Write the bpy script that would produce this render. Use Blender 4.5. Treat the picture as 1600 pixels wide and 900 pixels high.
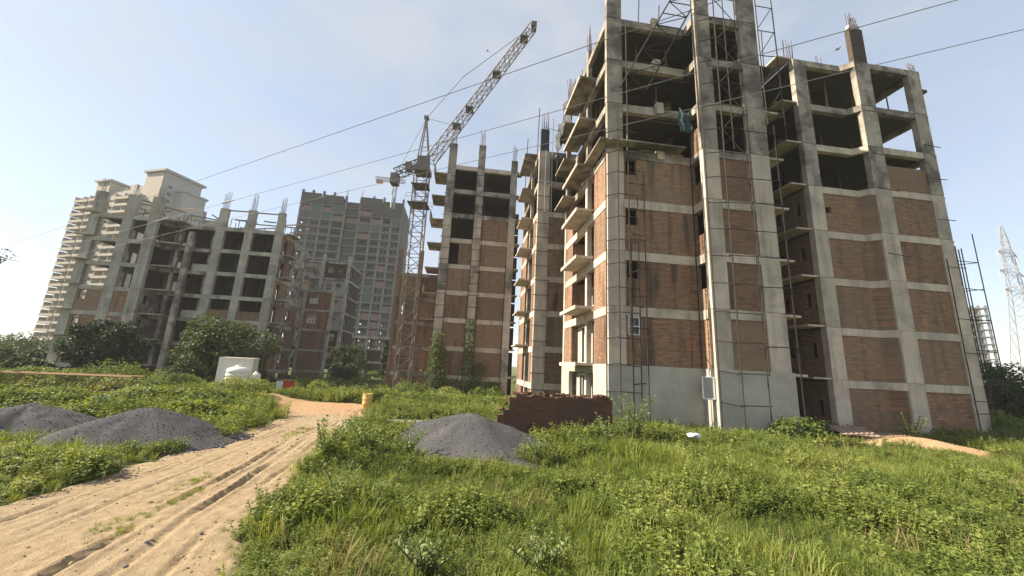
import bpy, bmesh, math, random
import numpy as np
from mathutils import Vector, Matrix, Euler

for _o in list(bpy.data.objects):
    bpy.data.objects.remove(_o)
scene = bpy.context.scene
COL = scene.collection
R = math.radians
random.seed(7)
RNG = np.random.default_rng(11)

# ------------------------------------------------------------------ camera
EYE = 2.9
cam_d = bpy.data.cameras.new("camera")
cam = bpy.data.objects.new("camera", cam_d)
COL.objects.link(cam)
cam_d.sensor_width = 36.0
cam_d.lens = 36.0 * 578.0 / 1600.0
cam_d.clip_start = 0.1
cam_d.clip_end = 6000.0
_up = Vector((135.0, 2750.0, -578.0)).normalized()          # world up seen from the camera
_fw = Vector((0, 0, -1)); _fw = (_fw - _up * _fw.dot(_up)).normalized()
_rt = _fw.cross(_up)
cam.matrix_world = Matrix.Translation((0, 0, EYE)) @ Matrix((_rt, _fw, _up)).to_4x4()
scene.camera = cam

# ------------------------------------------------------------------ light
SUN_EL = R(37.0)
SUN_TO = Vector((-1.0, -0.06, 0)).normalized() * math.cos(SUN_EL) + Vector((0, 0, math.sin(SUN_EL)))
sun_d = bpy.data.lights.new("sun", 'SUN')
sun_d.energy = 5.0
sun_d.angle = R(0.6)
sun_d.color = (1.0, 0.88, 0.71)
sun = bpy.data.objects.new("sun", sun_d)
COL.objects.link(sun)
sun.rotation_euler = SUN_TO.to_track_quat('Z', 'Y').to_euler()
sun.location = (-60, 0, 80)

world = bpy.data.worlds.new("World")
scene.world = world
world.use_nodes = True
wn, wl = world.node_tree.nodes, world.node_tree.links
wn.clear()
w_out = wn.new("ShaderNodeOutputWorld")
w_bg = wn.new("ShaderNodeBackground")
w_sky = wn.new("ShaderNodeTexSky")
w_sky.sky_type = 'NISHITA'
w_sky.sun_disc = False
w_sky.sun_elevation = SUN_EL
w_sky.sun_rotation = math.atan2(SUN_TO.x, SUN_TO.y)
w_sky.air_density = 1.0
w_sky.dust_density = 0.8
w_sky.ozone_density = 1.5
w_tc = wn.new("ShaderNodeTexCoord")
# thin summer clouds spread over the whole sky dome
w_map = wn.new("ShaderNodeMapping")
w_map.inputs['Scale'].default_value = (1.0, 1.0, 2.6)
w_noise = wn.new("ShaderNodeTexNoise")
w_noise.inputs['Scale'].default_value = 2.3
w_noise.inputs['Detail'].default_value = 7.0
w_noise.inputs['Roughness'].default_value = 0.55
w_noise.inputs['Distortion'].default_value = 0.3
w_ramp = wn.new("ShaderNodeValToRGB")
w_ramp.color_ramp.elements[0].position = 0.43
w_ramp.color_ramp.elements[0].color = (0, 0, 0, 1)
w_ramp.color_ramp.elements[1].position = 0.72
w_ramp.color_ramp.elements[1].color = (1, 1, 1, 1)
w_cl = wn.new("ShaderNodeMixRGB")
w_cl.blend_type = 'MIX'
w_cl.inputs[2].default_value = (1.9, 1.96, 2.02, 1)          # white of the thin clouds
w_hz = wn.new("ShaderNodeMixRGB")                            # even high-level veil over the whole dome
w_hz.inputs[0].default_value = 0.72
w_hz.inputs[2].default_value = (1.33, 1.46, 1.62, 1)
w_veil = wn.new("ShaderNodeMath"); w_veil.operation = 'MULTIPLY'
w_veil.inputs[1].default_value = 0.7
wl.new(w_tc.outputs['Generated'], w_map.inputs['Vector'])
wl.new(w_map.outputs['Vector'], w_noise.inputs['Vector'])
wl.new(w_noise.outputs['Fac'], w_ramp.inputs['Fac'])
wl.new(w_ramp.outputs['Color'], w_veil.inputs[0])
wl.new(w_sky.outputs['Color'], w_hz.inputs[1])
wl.new(w_veil.outputs['Value'], w_cl.inputs[0])
wl.new(w_hz.outputs['Color'], w_cl.inputs[1])
wl.new(w_cl.outputs['Color'], w_bg.inputs['Color'])
w_bg.inputs['Strength'].default_value = 0.15
wl.new(w_bg.outputs['Background'], w_out.inputs['Surface'])

scene.view_settings.view_transform = 'Standard'
scene.view_settings.look = 'None'
scene.view_settings.gamma = 1.0
scene.view_settings.exposure = 1.35
scene.view_settings.use_curve_mapping = False
scene.render.engine = 'CYCLES'
scene.cycles.use_denoising = True
scene.cycles.max_bounces = 6
scene.cycles.diffuse_bounces = 3
scene.cycles.glossy_bounces = 2
scene.cycles.transmission_bounces = 4
scene.cycles.transparent_max_bounces = 6
scene.cycles.volume_bounces = 1
scene.cycles.sample_clamp_indirect = 6.0


# ================================================================== helpers
class G:
    """small wrapper round a material's node tree"""
    def __init__(s, name):
        s.m = bpy.data.materials.new(name)
        s.m.use_nodes = True
        s.t = s.m.node_tree
        s.t.nodes.clear()
        s.out = s.t.nodes.new("ShaderNodeOutputMaterial")
    def n(s, kind, **kw):
        nd = s.t.nodes.new("ShaderNode" + kind)
        for k, v in kw.items():
            setattr(nd, k, v)
        return nd
    def link(s, a, b):
        s.t.links.new(a, b)
    def put(s, sock, v):
        if hasattr(v, 'is_output'):
            s.link(v, sock)
        else:
            if isinstance(v, (tuple, list)) and len(v) == 3 and len(sock.default_value) == 4:
                v = (*v, 1)
            sock.default_value = v
    def obj(s):
        return s.n("TexCoord").outputs['Object']
    def pos(s):
        return s.n("NewGeometry").outputs['Position']
    def rnd(s):
        return s.n("ObjectInfo").outputs['Random']
    def scale(s, v, sc):
        nd = s.n("VectorMath", operation='MULTIPLY')
        s.put(nd.inputs[0], v); nd.inputs[1].default_value = sc
        return nd.outputs[0]
    def shift(s, v, f, k):
        nd = s.n("VectorMath", operation='MULTIPLY_ADD')
        c = s.n("CombineXYZ")
        for i in range(3): s.put(c.inputs[i], f)
        s.put(nd.inputs[0], c.outputs[0]); nd.inputs[1].default_value = k; s.put(nd.inputs[2], v)
        return nd.outputs[0]
    def noise(s, v, sc, det=4.0, rough=0.55, dist=0.0):
        nd = s.n("TexNoise")
        s.put(nd.inputs['Vector'], v)
        nd.inputs['Scale'].default_value = sc
        nd.inputs['Detail'].default_value = det
        nd.inputs['Roughness'].default_value = rough
        nd.inputs['Distortion'].default_value = dist
        return nd.outputs['Fac']
    def ramp(s, f, *stops):
        nd = s.n("ValToRGB")
        cr = nd.color_ramp
        while len(cr.elements) < len(stops):
            cr.elements.new(0.5)
        for e, (p, c) in zip(cr.elements, stops):
            e.position = p
            e.color = (c, c, c, 1) if isinstance(c, (int, float)) else (*c, 1)
        s.put(nd.inputs['Fac'], f)
        return nd.outputs['Color']
    def mix(s, f, a, b, mode='MIX'):
        nd = s.n("MixRGB", blend_type=mode)
        s.put(nd.inputs[0], f); s.put(nd.inputs[1], a); s.put(nd.inputs[2], b)
        return nd.outputs[0]
    def math(s, op, a, b=0.0, c=0.0):
        nd = s.n("Math", operation=op)
        s.put(nd.inputs[0], a); s.put(nd.inputs[1], b); s.put(nd.inputs[2], c)
        return nd.outputs[0]
    def bump(s, h, strength=0.3, dist=0.02):
        nd = s.n("Bump")
        nd.inputs['Strength'].default_value = strength
        nd.inputs['Distance'].default_value = dist
        s.put(nd.inputs['Height'], h)
        return nd.outputs['Normal']
    def done(s, col, rough=0.85, spec=0.25, metal=0.0, normal=None, trans=0.0, tcol=None):
        p = s.n("BsdfPrincipled")
        s.put(p.inputs['Base Color'], col)
        s.put(p.inputs['Roughness'], rough)
        p.inputs['Specular IOR Level'].default_value = spec
        p.inputs['Metallic'].default_value = metal
        if normal is not None:
            s.link(normal, p.inputs['Normal'])
        sh = p.outputs[0]
        if trans > 0:
            tr = s.n("BsdfTranslucent")
            s.put(tr.inputs['Color'], tcol if tcol is not None else col)
            mx = s.n("MixShader")
            mx.inputs[0].default_value = trans
            s.link(sh, mx.inputs[1]); s.link(tr.outputs[0], mx.inputs[2])
            sh = mx.outputs[0]
        s.link(sh, s.out.inputs['Surface'])
        return s.m


def m_concrete(name, c1, c2, mould=0.3, joint=1.5, tint=0.22):
    g = G(name)
    o = g.shift(g.obj(), g.rnd(), (13, 7, 5))
    ob = g.obj()
    n1 = g.noise(o, 0.9, 6, 0.6)
    fine = g.noise(o, 16, 5, 0.7)
    streak = g.noise(g.scale(o, (1.5, 1.5, 0.16)), 1.3, 5, 0.62)
    blot = g.noise(o, 0.55, 5, 0.65, 0.4)
    col = g.mix(g.ramp(n1, (0.3, 0.0), (0.7, 1.0)), c1, c2)
    col = g.mix(g.math('MULTIPLY', g.ramp(streak, (0.45, 0.0), (0.72, 1.0)), 0.45), col, (0.12, 0.115, 0.105))
    col = g.mix(g.math('MULTIPLY', g.ramp(blot, (0.44 if mould > 0.5 else 0.5, 0.0), (0.60 if mould > 0.5 else 0.64, 1.0)), mould), col, (0.065, 0.06, 0.055))
    col = g.mix(0.35, col, g.ramp(fine, (0.25, 0.35), (0.75, 1.0)), 'MULTIPLY')
    z = g.n("SeparateXYZ"); g.link(ob, z.inputs[0])
    fr = g.math('FRACT', g.math('ADD', g.math('DIVIDE', z.outputs[2], joint), g.math('MULTIPLY', n1, 0.03)))
    jl = g.ramp(fr, (0.0, 0.55), (0.03, 1.0))
    col = g.mix(0.4, col, jl, 'MULTIPLY')
    tv = g.math('MULTIPLY_ADD', g.rnd(), tint, 1.0 - tint / 2)
    cc = g.n("CombineXYZ")
    for i in range(3): g.put(cc.inputs[i], tv)
    col = g.mix(1.0, col, cc.outputs[0], 'MULTIPLY')
    h = g.math('ADD', fine, g.math('MULTIPLY', n1, 1.5))
    return g.done(col, 0.9, 0.2, normal=g.bump(h, 0.45, 0.012))


def m_plaster(name, c1, c2, c3):
    g = G(name)
    o = g.obj()
    n1 = g.noise(o, 0.55, 6, 0.62, 0.4); n2 = g.noise(o, 2.4, 6, 0.65, 0.3); n3 = g.noise(o, 30, 4, 0.6)
    col = g.mix(g.ramp(n1, (0.35, 0.0), (0.65, 1.0)), c1, c2)
    col = g.mix(g.math('MULTIPLY', g.ramp(n2, (0.55, 0.0), (0.72, 1.0)), 0.6), col, c3)
    drip = g.noise(g.scale(o, (1.0, 1.0, 0.12)), 0.9, 4, 0.6)
    col = g.mix(g.math('MULTIPLY', g.ramp(drip, (0.60, 0.0), (0.75, 1.0)), 0.3), col, (0.16, 0.155, 0.14))
    return g.done(col, 0.9, 0.2, normal=g.bump(g.math('ADD', n3, n2), 0.3, 0.01))


def m_brick(name, c1, c2, mortar, smear=0.35, mould=0.5, tint=0.42, smear_col=(0.235, 0.185, 0.13), hot=(0.34, 0.145, 0.078)):
    g = G(name)
    ob = g.obj()
    s = g.n("SeparateXYZ"); g.link(ob, s.inputs[0])
    c = g.n("CombineXYZ")
    g.link(g.math('ADD', s.outputs[0], s.outputs[1]), c.inputs[0])
    g.link(s.outputs[2], c.inputs[1])
    vec = g.n("VectorMath", operation='ADD')
    g.link(c.outputs[0], vec.inputs[0])
    wob = g.noise(ob, 3.0, 2)
    wv = g.n("CombineXYZ"); g.link(g.math('MULTIPLY', wob, 0.03), wv.inputs[1])
    g.link(wv.outputs[0], vec.inputs[1])
    b = g.n("TexBrick")
    g.link(vec.outputs[0], b.inputs['Vector'])
    b.inputs['Scale'].default_value = 1.0
    b.inputs['Brick Width'].default_value = 0.235
    b.inputs['Row Height'].default_value = 0.078
    b.inputs['Mortar Size'].default_value = 0.011
    b.inputs['Mortar Smooth'].default_value = 0.3
    b.inputs['Bias'].default_value = 0.0
    for k, v in (('Color1', c1), ('Color2', c2), ('Mortar', mortar)):
        b.inputs[k].default_value = (*v, 1)
    o = g.shift(ob, g.rnd(), (17, 9, 3))
    n1 = g.noise(o, 0.75, 6, 0.6, 0.3)
    n2 = g.noise(o, 5.0, 5, 0.7)
    pick = g.noise(g.scale(vec.outputs[0], (4.25, 12.8, 1)), 1.0, 1, 0.5)
    streak = g.noise(g.scale(o, (1.6, 1.6, 0.16)), 1.1, 5, 0.6)
    col = g.mix(g.ramp(pick, (0.42, 0.0), (0.66, 0.8)), b.outputs['Color'], tuple(x * 0.9 for x in hot))
    cours = g.noise(g.scale(vec.outputs[0], (1.5, 7.5, 1)), 1.0, 4, 0.7)
    col = g.mix(1.0, col, g.ramp(cours, (0.30, (0.30, 0.32, 0.34)), (0.5, (1.0, 0.97, 0.95)), (0.70, (2.1, 1.8, 1.55))), 'MULTIPLY')
    pat = g.noise(o, 2.1, 5, 0.7, 0.6)
    col = g.mix(g.math('MULTIPLY', g.ramp(pat, (0.47, 0.0), (0.62, 1.0)), 0.62), col, smear_col)
    col = g.mix(g.math('MULTIPLY', g.ramp(g.noise(g.shift(o, 1.0, (5, 3, 8)), 1.3, 5, 0.7, 0.5), (0.54, 0.0), (0.68, 1.0)), 0.55), col, hot)
    col = g.mix(g.math('MULTIPLY', g.ramp(n1, (0.36, 0.0), (0.62, 1.0)), smear), col, tuple(x * 0.75 for x in smear_col))
    col = g.mix(g.math('MULTIPLY', g.ramp(n2, (0.52, 0.0), (0.72, 1.0)), 0.4), col, tuple(x * 0.9 for x in smear_col))
    col = g.mix(g.math('MULTIPLY', g.ramp(streak, (0.51, 0.0), (0.66, 1.0)), mould), col, (0.035, 0.03, 0.027))
    col = g.mix(g.math('MULTIPLY', g.math('FRACT', g.math('MULTIPLY', g.rnd(), 7.3)), 0.5), col, smear_col)
    tv = g.math('MULTIPLY_ADD', g.rnd(), tint, 1.0 - tint / 2)
    cc = g.n("CombineXYZ")
    for i in range(3): g.put(cc.inputs[i], tv)
    col = g.mix(1.0, col, cc.outputs[0], 'MULTIPLY')
    h = g.math('SUBTRACT', g.math('MULTIPLY', n2, 0.6), b.outputs['Fac'])
    return g.done(col, 0.92, 0.15, normal=g.bump(h, 0.8, 0.015))


def m_plain(name, c1, c2=None, rough=0.7, spec=0.3, metal=0.0, sc=3.0, dirt=0.3, dirtc=(0.1, 0.08, 0.06), bump=0.1):
    g = G(name)
    o = g.obj()
    n1 = g.noise(o, sc, 5, 0.6)
    n2 = g.noise(g.scale(o, (1, 1, 0.3)), sc * 2.3, 5, 0.65)
    col = g.mix(n1, c1, c2 or tuple(x * 0.75 for x in c1))
    col = g.mix(g.math('MULTIPLY', g.ramp(n2, (0.48, 0.0), (0.7, 1.0)), dirt), col, dirtc)
    return g.done(col, rough, spec, metal, normal=g.bump(n2, bump, 0.01))


def m_leaf(name, dark, mid, warm, trans=0.35, patch=0.45, rough=0.55, world_pos=True):
    g = G(name)
    p = g.pos() if world_pos else g.obj()
    n1 = g.noise(p, patch, 3, 0.6)
    n2 = g.noise(p, 9.0, 2, 0.6)
    f = g.math('ADD', g.math('MULTIPLY', g.rnd(), 0.45), g.math('MULTIPLY', n1, 0.75))
    f = g.math('ADD', f, g.math('MULTIPLY', g.math('SUBTRACT', n2, 0.5), 0.5))
    col = g.ramp(f, (0.30, dark), (0.58, mid), (0.90, warm))
    lum = g.mix(1.0, col, (1.35, 1.25, 0.55), 'MULTIPLY')
    return g.done(col, rough, 0.2, trans=trans, tcol=lum)


M = {}
M['concrete'] = m_concrete('concrete_frame', (0.66, 0.56, 0.455), (0.52, 0.445, 0.365), 0.3)
M['concrete_old'] = m_concrete('concrete_weathered', (0.53, 0.455, 0.37), (0.32, 0.28, 0.235), 0.75)
M['concrete_shade'] = m_concrete('concrete_slab_shade', (0.085, 0.08, 0.07), (0.05, 0.047, 0.042), 0.5, 50.0)  # grey lowered so the shade under the slabs is in the colour
M['concrete_far'] = m_concrete('concrete_left_block', (0.46, 0.43, 0.36), (0.34, 0.32, 0.275), 0.4)
M['plaster'] = m_plaster('cement_plaster', (0.44, 0.41, 0.345), (0.31, 0.295, 0.255), (0.51, 0.475, 0.40))
M['pale_glass'] = m_plain('pale_pane', (0.32, 0.32, 0.30), (0.22, 0.22, 0.21), 0.3, 0.5, 0, 2, 0.2)  # pane coloured pale grey
M['brick'] = m_brick('brick_infill', (0.25, 0.118, 0.066), (0.175, 0.09, 0.056), (0.30, 0.235, 0.17), 0.4, 0.85)
M['brick_b'] = m_brick('brick_infill_brown', (0.21, 0.108, 0.065), (0.15, 0.084, 0.055), (0.23, 0.185, 0.14), 0.4, 0.55)
M['brick_wing'] = m_brick('brick_infill_wing', (0.26, 0.13, 0.077), (0.185, 0.10, 0.064), (0.30, 0.24, 0.175), 0.35, 0.4, 0.2)
M['brick_red'] = m_brick('brick_low_wall', (0.17, 0.055, 0.034), (0.11, 0.04, 0.027), (0.12, 0.085, 0.062), 0.3, 0.5, 0.3, (0.12, 0.085, 0.06), (0.22, 0.07, 0.04))
M['brick_dark'] = m_brick('brick_sooty', (0.075, 0.05, 0.04), (0.05, 0.038, 0.032), (0.10, 0.09, 0.08), 0.4, 0.6, 0.2, (0.085, 0.07, 0.06), (0.09, 0.06, 0.045))
M['brick_in_shade'] = m_brick('brick_inner_shade', (0.06, 0.043, 0.034), (0.045, 0.035, 0.03), (0.07, 0.062, 0.054), 0.35, 0.5, 0.25, (0.085, 0.07, 0.056), (0.085, 0.052, 0.036))  # interior shade put into the brick colour; also dark brick on the narrow block
M['dry'] = m_leaf('dry_stalks', (0.16, 0.12, 0.06), (0.26, 0.20, 0.10), (0.34, 0.27, 0.15), 0.25)
M['pipe'] = m_plain('rusty_pipe', (0.055, 0.043, 0.036), (0.03, 0.026, 0.023), 0.75, 0.3, 0.2, 6)
M['pipe_pale'] = m_plain('grey_pipe', (0.30, 0.29, 0.27), (0.16, 0.15, 0.14), 0.6, 0.4, 0.3, 4)
M['rebar'] = m_plain('rebar_steel', (0.16, 0.10, 0.075), (0.10, 0.07, 0.06), 0.8, 0.2, 0.1, 6)
M['white'] = m_plain('white_window_frame', (0.72, 0.70, 0.66), (0.62, 0.60, 0.56), 0.45, 0.4, 0, 3, 0.2)
M['timber'] = m_plain('grey_timber', (0.30, 0.23, 0.16), (0.19, 0.15, 0.11), 0.9, 0.1, 0, 5)
M['tarp'] = m_plain('dark_tarpaulin', (0.045, 0.05, 0.06), (0.03, 0.032, 0.036), 0.7, 0.3, 0, 2)
M['blue_cloth'] = m_plain('blue_green_cloth', (0.055, 0.11, 0.125), (0.04, 0.075, 0.09), 0.8, 0.2, 0, 2)
M['crane'] = m_plain('crane_paint', (0.27, 0.22, 0.18), (0.17, 0.14, 0.12), 0.6, 0.4, 0.1, 1.2, 0.4)
M['crane_dark'] = m_plain('crane_machinery', (0.15, 0.125, 0.105), (0.09, 0.08, 0.07), 0.6, 0.4, 0.1, 1.2)
M['crane_red'] = m_plain('crane_red_paint', (0.42, 0.22, 0.17), (0.36, 0.19, 0.15), 0.6, 0.4, 0.0, 1.2)
M['rust_yellow'] = m_plain('rusty_yellow_paint', (0.34, 0.20, 0.075), (0.17, 0.09, 0.045), 0.75, 0.3, 0.1, 4)
M['cream'] = m_plain('cream_render', (0.41, 0.365, 0.295), (0.34, 0.305, 0.25), 0.85, 0.2, 0, 0.15, 0.25, (0.3, 0.25, 0.2))
M['offwhite'] = m_plain('pale_grey_render', (0.36, 0.35, 0.325), (0.29, 0.285, 0.27), 0.85, 0.2, 0, 0.15, 0.25, (0.3, 0.28, 0.25))
M['d_wall'] = m_plain('brown_render', (0.27, 0.235, 0.19), (0.21, 0.185, 0.155), 0.85, 0.2, 0, 0.15)
M['dark_glass'] = m_plain('dark_pane', (0.03, 0.035, 0.04), (0.02, 0.022, 0.025), 0.12, 0.6, 0, 1, 0.1, (0.1, 0.1, 0.1), 0.0)
M['e_conc'] = m_concrete('far_tower_concrete', (0.22, 0.222, 0.22), (0.15, 0.152, 0.152), 0.3, 3.0)
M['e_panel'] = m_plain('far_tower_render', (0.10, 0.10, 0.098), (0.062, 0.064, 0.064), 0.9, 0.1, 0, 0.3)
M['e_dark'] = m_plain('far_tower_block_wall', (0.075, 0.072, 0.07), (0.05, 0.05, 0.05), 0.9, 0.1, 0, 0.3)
M['e_net'] = m_plain('far_tower_green_net', (0.07, 0.105, 0.105), (0.05, 0.078, 0.078), 0.9, 0.1, 0, 0.25)
M['e_brick'] = m_plain('far_tower_brick', (0.26, 0.16, 0.12), (0.19, 0.12, 0.095), 0.9, 0.1, 0, 0.3)
M['cabin'] = m_plain('white_cabin_panel', (0.70, 0.68, 0.62), (0.58, 0.56, 0.50), 0.55, 0.3, 0, 1.2, 0.35, (0.30, 0.22, 0.14))
M['tank'] = m_plain('white_plastic', (0.74, 0.73, 0.70), (0.66, 0.65, 0.62), 0.4, 0.4, 0, 2, 0.2, (0.35, 0.3, 0.22))
M['red'] = m_plain('red_paint', (0.50, 0.045, 0.03), (0.38, 0.04, 0.03), 0.5, 0.4, 0, 3)
M['yellow'] = m_plain('yellow_drum_paint', (0.62, 0.42, 0.13), (0.50, 0.33, 0.10), 0.6, 0.3, 0, 3)
M['cable'] = m_plain('power_cable', (0.24, 0.235, 0.23), (0.19, 0.19, 0.19), 0.6, 0.3, 0.3, 1)
M['pylon'] = m_plain('galvanised_steel', (0.42, 0.42, 0.42), (0.34, 0.34, 0.34), 0.6, 0.4, 0.4, 0.4)
M['bark'] = m_plain('bark', (0.14, 0.10, 0.07), (0.08, 0.06, 0.045), 0.95, 0.1, 0, 5, 0.3, (0.04, 0.03, 0.02), 0.5)
M['stem'] = m_plain('plant_stem', (0.16, 0.17, 0.07), (0.11, 0.12, 0.05), 0.8, 0.2, 0, 6)
M['bird'] = m_plain('bird_feathers', (0.03, 0.03, 0.03), (0.02, 0.02, 0.02), 0.7, 0.3, 0, 8)
M['litter'] = m_plain('white_sack', (0.75, 0.75, 0.74), (0.65, 0.65, 0.65), 0.6, 0.3, 0, 4, 0.2)
M['sheet_red'] = m_plain('red_corrugated_sheet', (0.36, 0.17, 0.12), (0.50, 0.36, 0.29), 0.6, 0.3, 0.1, 4)
M['grass'] = m_leaf('grass_blades', (0.10, 0.14, 0.034), (0.18, 0.23, 0.05), (0.28, 0.30, 0.08), 0.42)
M['weed'] = m_leaf('weed_leaves', (0.075, 0.115, 0.028), (0.175, 0.225, 0.05), (0.31, 0.335, 0.10), 0.40)
M['creeper'] = m_leaf('creeper_leaves', (0.06, 0.10, 0.028), (0.14, 0.19, 0.047), (0.25, 0.28, 0.085), 0.36)
M['tree'] = m_leaf('tree_leaves', (0.021, 0.044, 0.015), (0.046, 0.078, 0.025), (0.10, 0.13, 0.045), 0.22, 0.5)
M['tree_far'] = m_leaf('far_tree_leaves', (0.028, 0.055, 0.018), (0.05, 0.085, 0.027), (0.09, 0.12, 0.042), 0.25, 0.3)
M['milkweed'] = m_leaf('milkweed_leaves', (0.085, 0.13, 0.048), (0.15, 0.205, 0.072), (0.27, 0.31, 0.12), 0.32, 0.8, 0.5)


# ---- mesh collector
class MB:
    def __init__(s):
        s.v, s.f, s.n = [], [], 0
    def add(s, vs, fs):
        s.v.extend(vs)
        s.f.extend([tuple(i + s.n for i in f) for f in fs])
        s.n += len(vs)
        return s
    def box(s, x0, x1, y0, y1, z0, z1):
        vs = [(x0, y0, z0), (x1, y0, z0), (x1, y1, z0), (x0, y1, z0), (x0, y0, z1), (x1, y0, z1), (x1, y1, z1), (x0, y1, z1)]
        return s.add(vs, [(3, 2, 1, 0), (4, 5, 6, 7), (0, 1, 5, 4), (1, 2, 6, 5), (2, 3, 7, 6), (3, 0, 4, 7)])
    def bar(s, a, b, w, h=None):
        a, b = Vector(a), Vector(b)
        h = h or w
        d = (b - a).normalized()
        up = Vector((0, 0, 1)) if abs(d.z) < 0.95 else Vector((0, 1, 0))
        r = d.cross(up).normalized() * (w / 2)
        u = r.cross(d).normalized() * (h / 2)
        vs = [tuple(p + sx * r + sy * u) for p in (a, b) for sx, sy in ((-1, -1), (1, -1), (1, 1), (-1, 1))]
        return s.add(vs, [(3, 2, 1, 0), (4, 5, 6, 7), (0, 1, 5, 4), (1, 2, 6, 5), (2, 3, 7, 6), (3, 0, 4, 7)])
    def tube(s, pts, rad, n=6):
        pts = [Vector(p) for p in pts]
        rads = rad if isinstance(rad, (list, tuple)) else [rad] * len(pts)
        rings = []
        for i, p in enumerate(pts):
            d = (pts[min(i + 1, len(pts) - 1)] - pts[max(i - 1, 0)]).normalized()
            up = Vector((0, 0, 1)) if abs(d.z) < 0.9 else Vector((1, 0, 0))
            r = d.cross(up).normalized()
            u = r.cross(d)
            rings.append([tuple(p + rads[i] * (math.cos(t) * r + math.sin(t) * u)) for t in [2 * math.pi * k / n for k in range(n)]])
        vs = [v for ring in rings for v in ring]
        fs = []
        for i in range(len(pts) - 1):
            for k in range(n):
                a, b = i * n + k, i * n + (k + 1) % n
                fs.append((a, b, b + n, a + n))
        fs.append(tuple(range(n - 1, -1, -1)))
        fs.append(tuple((len(pts) - 1) * n + k for k in range(n)))
        return s.add(vs, fs)
    def lathe(s, prof, n=20, c=(0, 0, 0)):
        vs, fs = [], []
        for r, z in prof:
            for k in range(n):
                t = 2 * math.pi * k / n
                vs.append((c[0] + r * math.cos(t), c[1] + r * math.sin(t), c[2] + z))
        for i in range(len(prof) - 1):
            for k in range(n):
                a, b = i * n + k, i * n + (k + 1) % n
                fs.append((a, b, b + n, a + n))
        fs.append(tuple(range(n - 1, -1, -1)))
        fs.append(tuple((len(prof) - 1) * n + k for k in range(n)))
        return s.add(vs, fs)
    def mesh(s, name, mat, smooth=False):
        me = bpy.data.meshes.new(name)
        me.from_pydata(s.v, [], s.f)
        me.update()
        if mat is not None:
            me.materials.append(M[mat] if isinstance(mat, str) else mat)
        if smooth:
            me.polygons.foreach_set('use_smooth', [True] * len(me.polygons))
        return me
    def build(s, name, mat, parent=None, smooth=False):
        return link(name, s.mesh(name, mat, smooth), parent)


def link(name, data, parent=None):
    o = bpy.data.objects.new(name, data)
    COL.objects.link(o)
    if parent is not None:
        o.parent = parent
    return o


def tag(o, label=None, cat=None, group=None, kind=None):
    for k, v in (('label', label), ('category', cat), ('group', group), ('kind', kind)):
        if v:
            o[k] = v
    return o


def thing(name, label, cat, loc=(0, 0, 0), rz=0.0, group=None):
    o = link(name, None)
    o.location = loc
    o.rotation_euler = (0, 0, rz)
    o.empty_display_size = 0.2
    return tag(o, label, cat, group)


def box(parent, name, mat, x0, x1, y0, y1, z0, z1):
    return MB().box(x0, x1, y0, y1, z0, z1).build(name, mat, parent)


def wall_u(parent, name, mat, u0, u1, v0, v1, w0, w1, holes=()):
    """wall running along u with rectangular openings (a,b,c,d) = u range, w range"""
    m = MB()
    us = sorted({u0, u1, *[h[0] for h in holes], *[h[1] for h in holes]})
    for a, b in zip(us[:-1], us[1:]):
        mid = (a + b) / 2
        cuts = sorted([(h[2], h[3]) for h in holes if h[0] < mid < h[1]])
        z = w0
        for c, d in cuts:
            if c > z + 1e-4: m.box(a, b, v0, v1, z, c)
            z = d
        if w1 > z + 1e-4: m.box(a, b, v0, v1, z, w1)
    return m.build(name, mat, parent)


def wall_v(parent, name, mat, u0, u1, v0, v1, w0, w1, holes=()):
    m = MB()
    vs = sorted({v0, v1, *[h[0] for h in holes], *[h[1] for h in holes]})
    for a, b in zip(vs[:-1], vs[1:]):
        mid = (a + b) / 2
        cuts = sorted([(h[2], h[3]) for h in holes if h[0] < mid < h[1]])
        z = w0
        for c, d in cuts:
            if c > z + 1e-4: m.box(u0, u1, a, b, z, c)
            z = d
        if w1 > z + 1e-4: m.box(u0, u1, a, b, z, w1)
    return m.build(name, mat, parent)


def window_u(parent, u0, u1, v, w0, w1, mull=1, t=0.05, glass=True):
    """white framed window in a wall along u, front at v"""
    m = MB()
    m.box(u0, u1, v, v + t, w0, w0 + t).box(u0, u1, v, v + t, w1 - t, w1)
    m.box(u0, u0 + t, v + .002, v + t - .002, w0 + t, w1 - t).box(u1 - t, u1, v + .002, v + t - .002, w0 + t, w1 - t)
    for i in range(mull):
        c = u0 + (u1 - u0) * (i + 1) / (mull + 1)
        m.box(c - t / 2, c + t / 2, v + .004, v + t - .004, w0 + t, w1 - t)
    o = m.build('window', 'white', parent)
    if glass:
        MB().box(u0 + t, u1 - t, v + .02, v + .03, w0 + t, w1 - t).build('pane', 'dark_glass', o)
    return o


def window_v(parent, u, v0, v1, w0, w1, mull=1, t=0.05, glass=True):
    m = MB()
    m.box(u, u + t, v0, v1, w0, w0 + t).box(u, u + t, v0, v1, w1 - t, w1)
    m.box(u + .002, u + t - .002, v0, v0 + t, w0 + t, w1 - t).box(u + .002, u + t - .002, v1 - t, v1, w0 + t, w1 - t)
    for i in range(mull):
        c = v0 + (v1 - v0) * (i + 1) / (mull + 1)
        m.box(u + .004, u + t - .004, c - t / 2, c + t / 2, w0 + t, w1 - t)
    o = m.build('window', 'white', parent)
    if glass:
        MB().box(u + .02, u + .03, v0 + t, v1 - t, w0 + t, w1 - t).build('pane', 'dark_glass', o)
    return o


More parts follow.
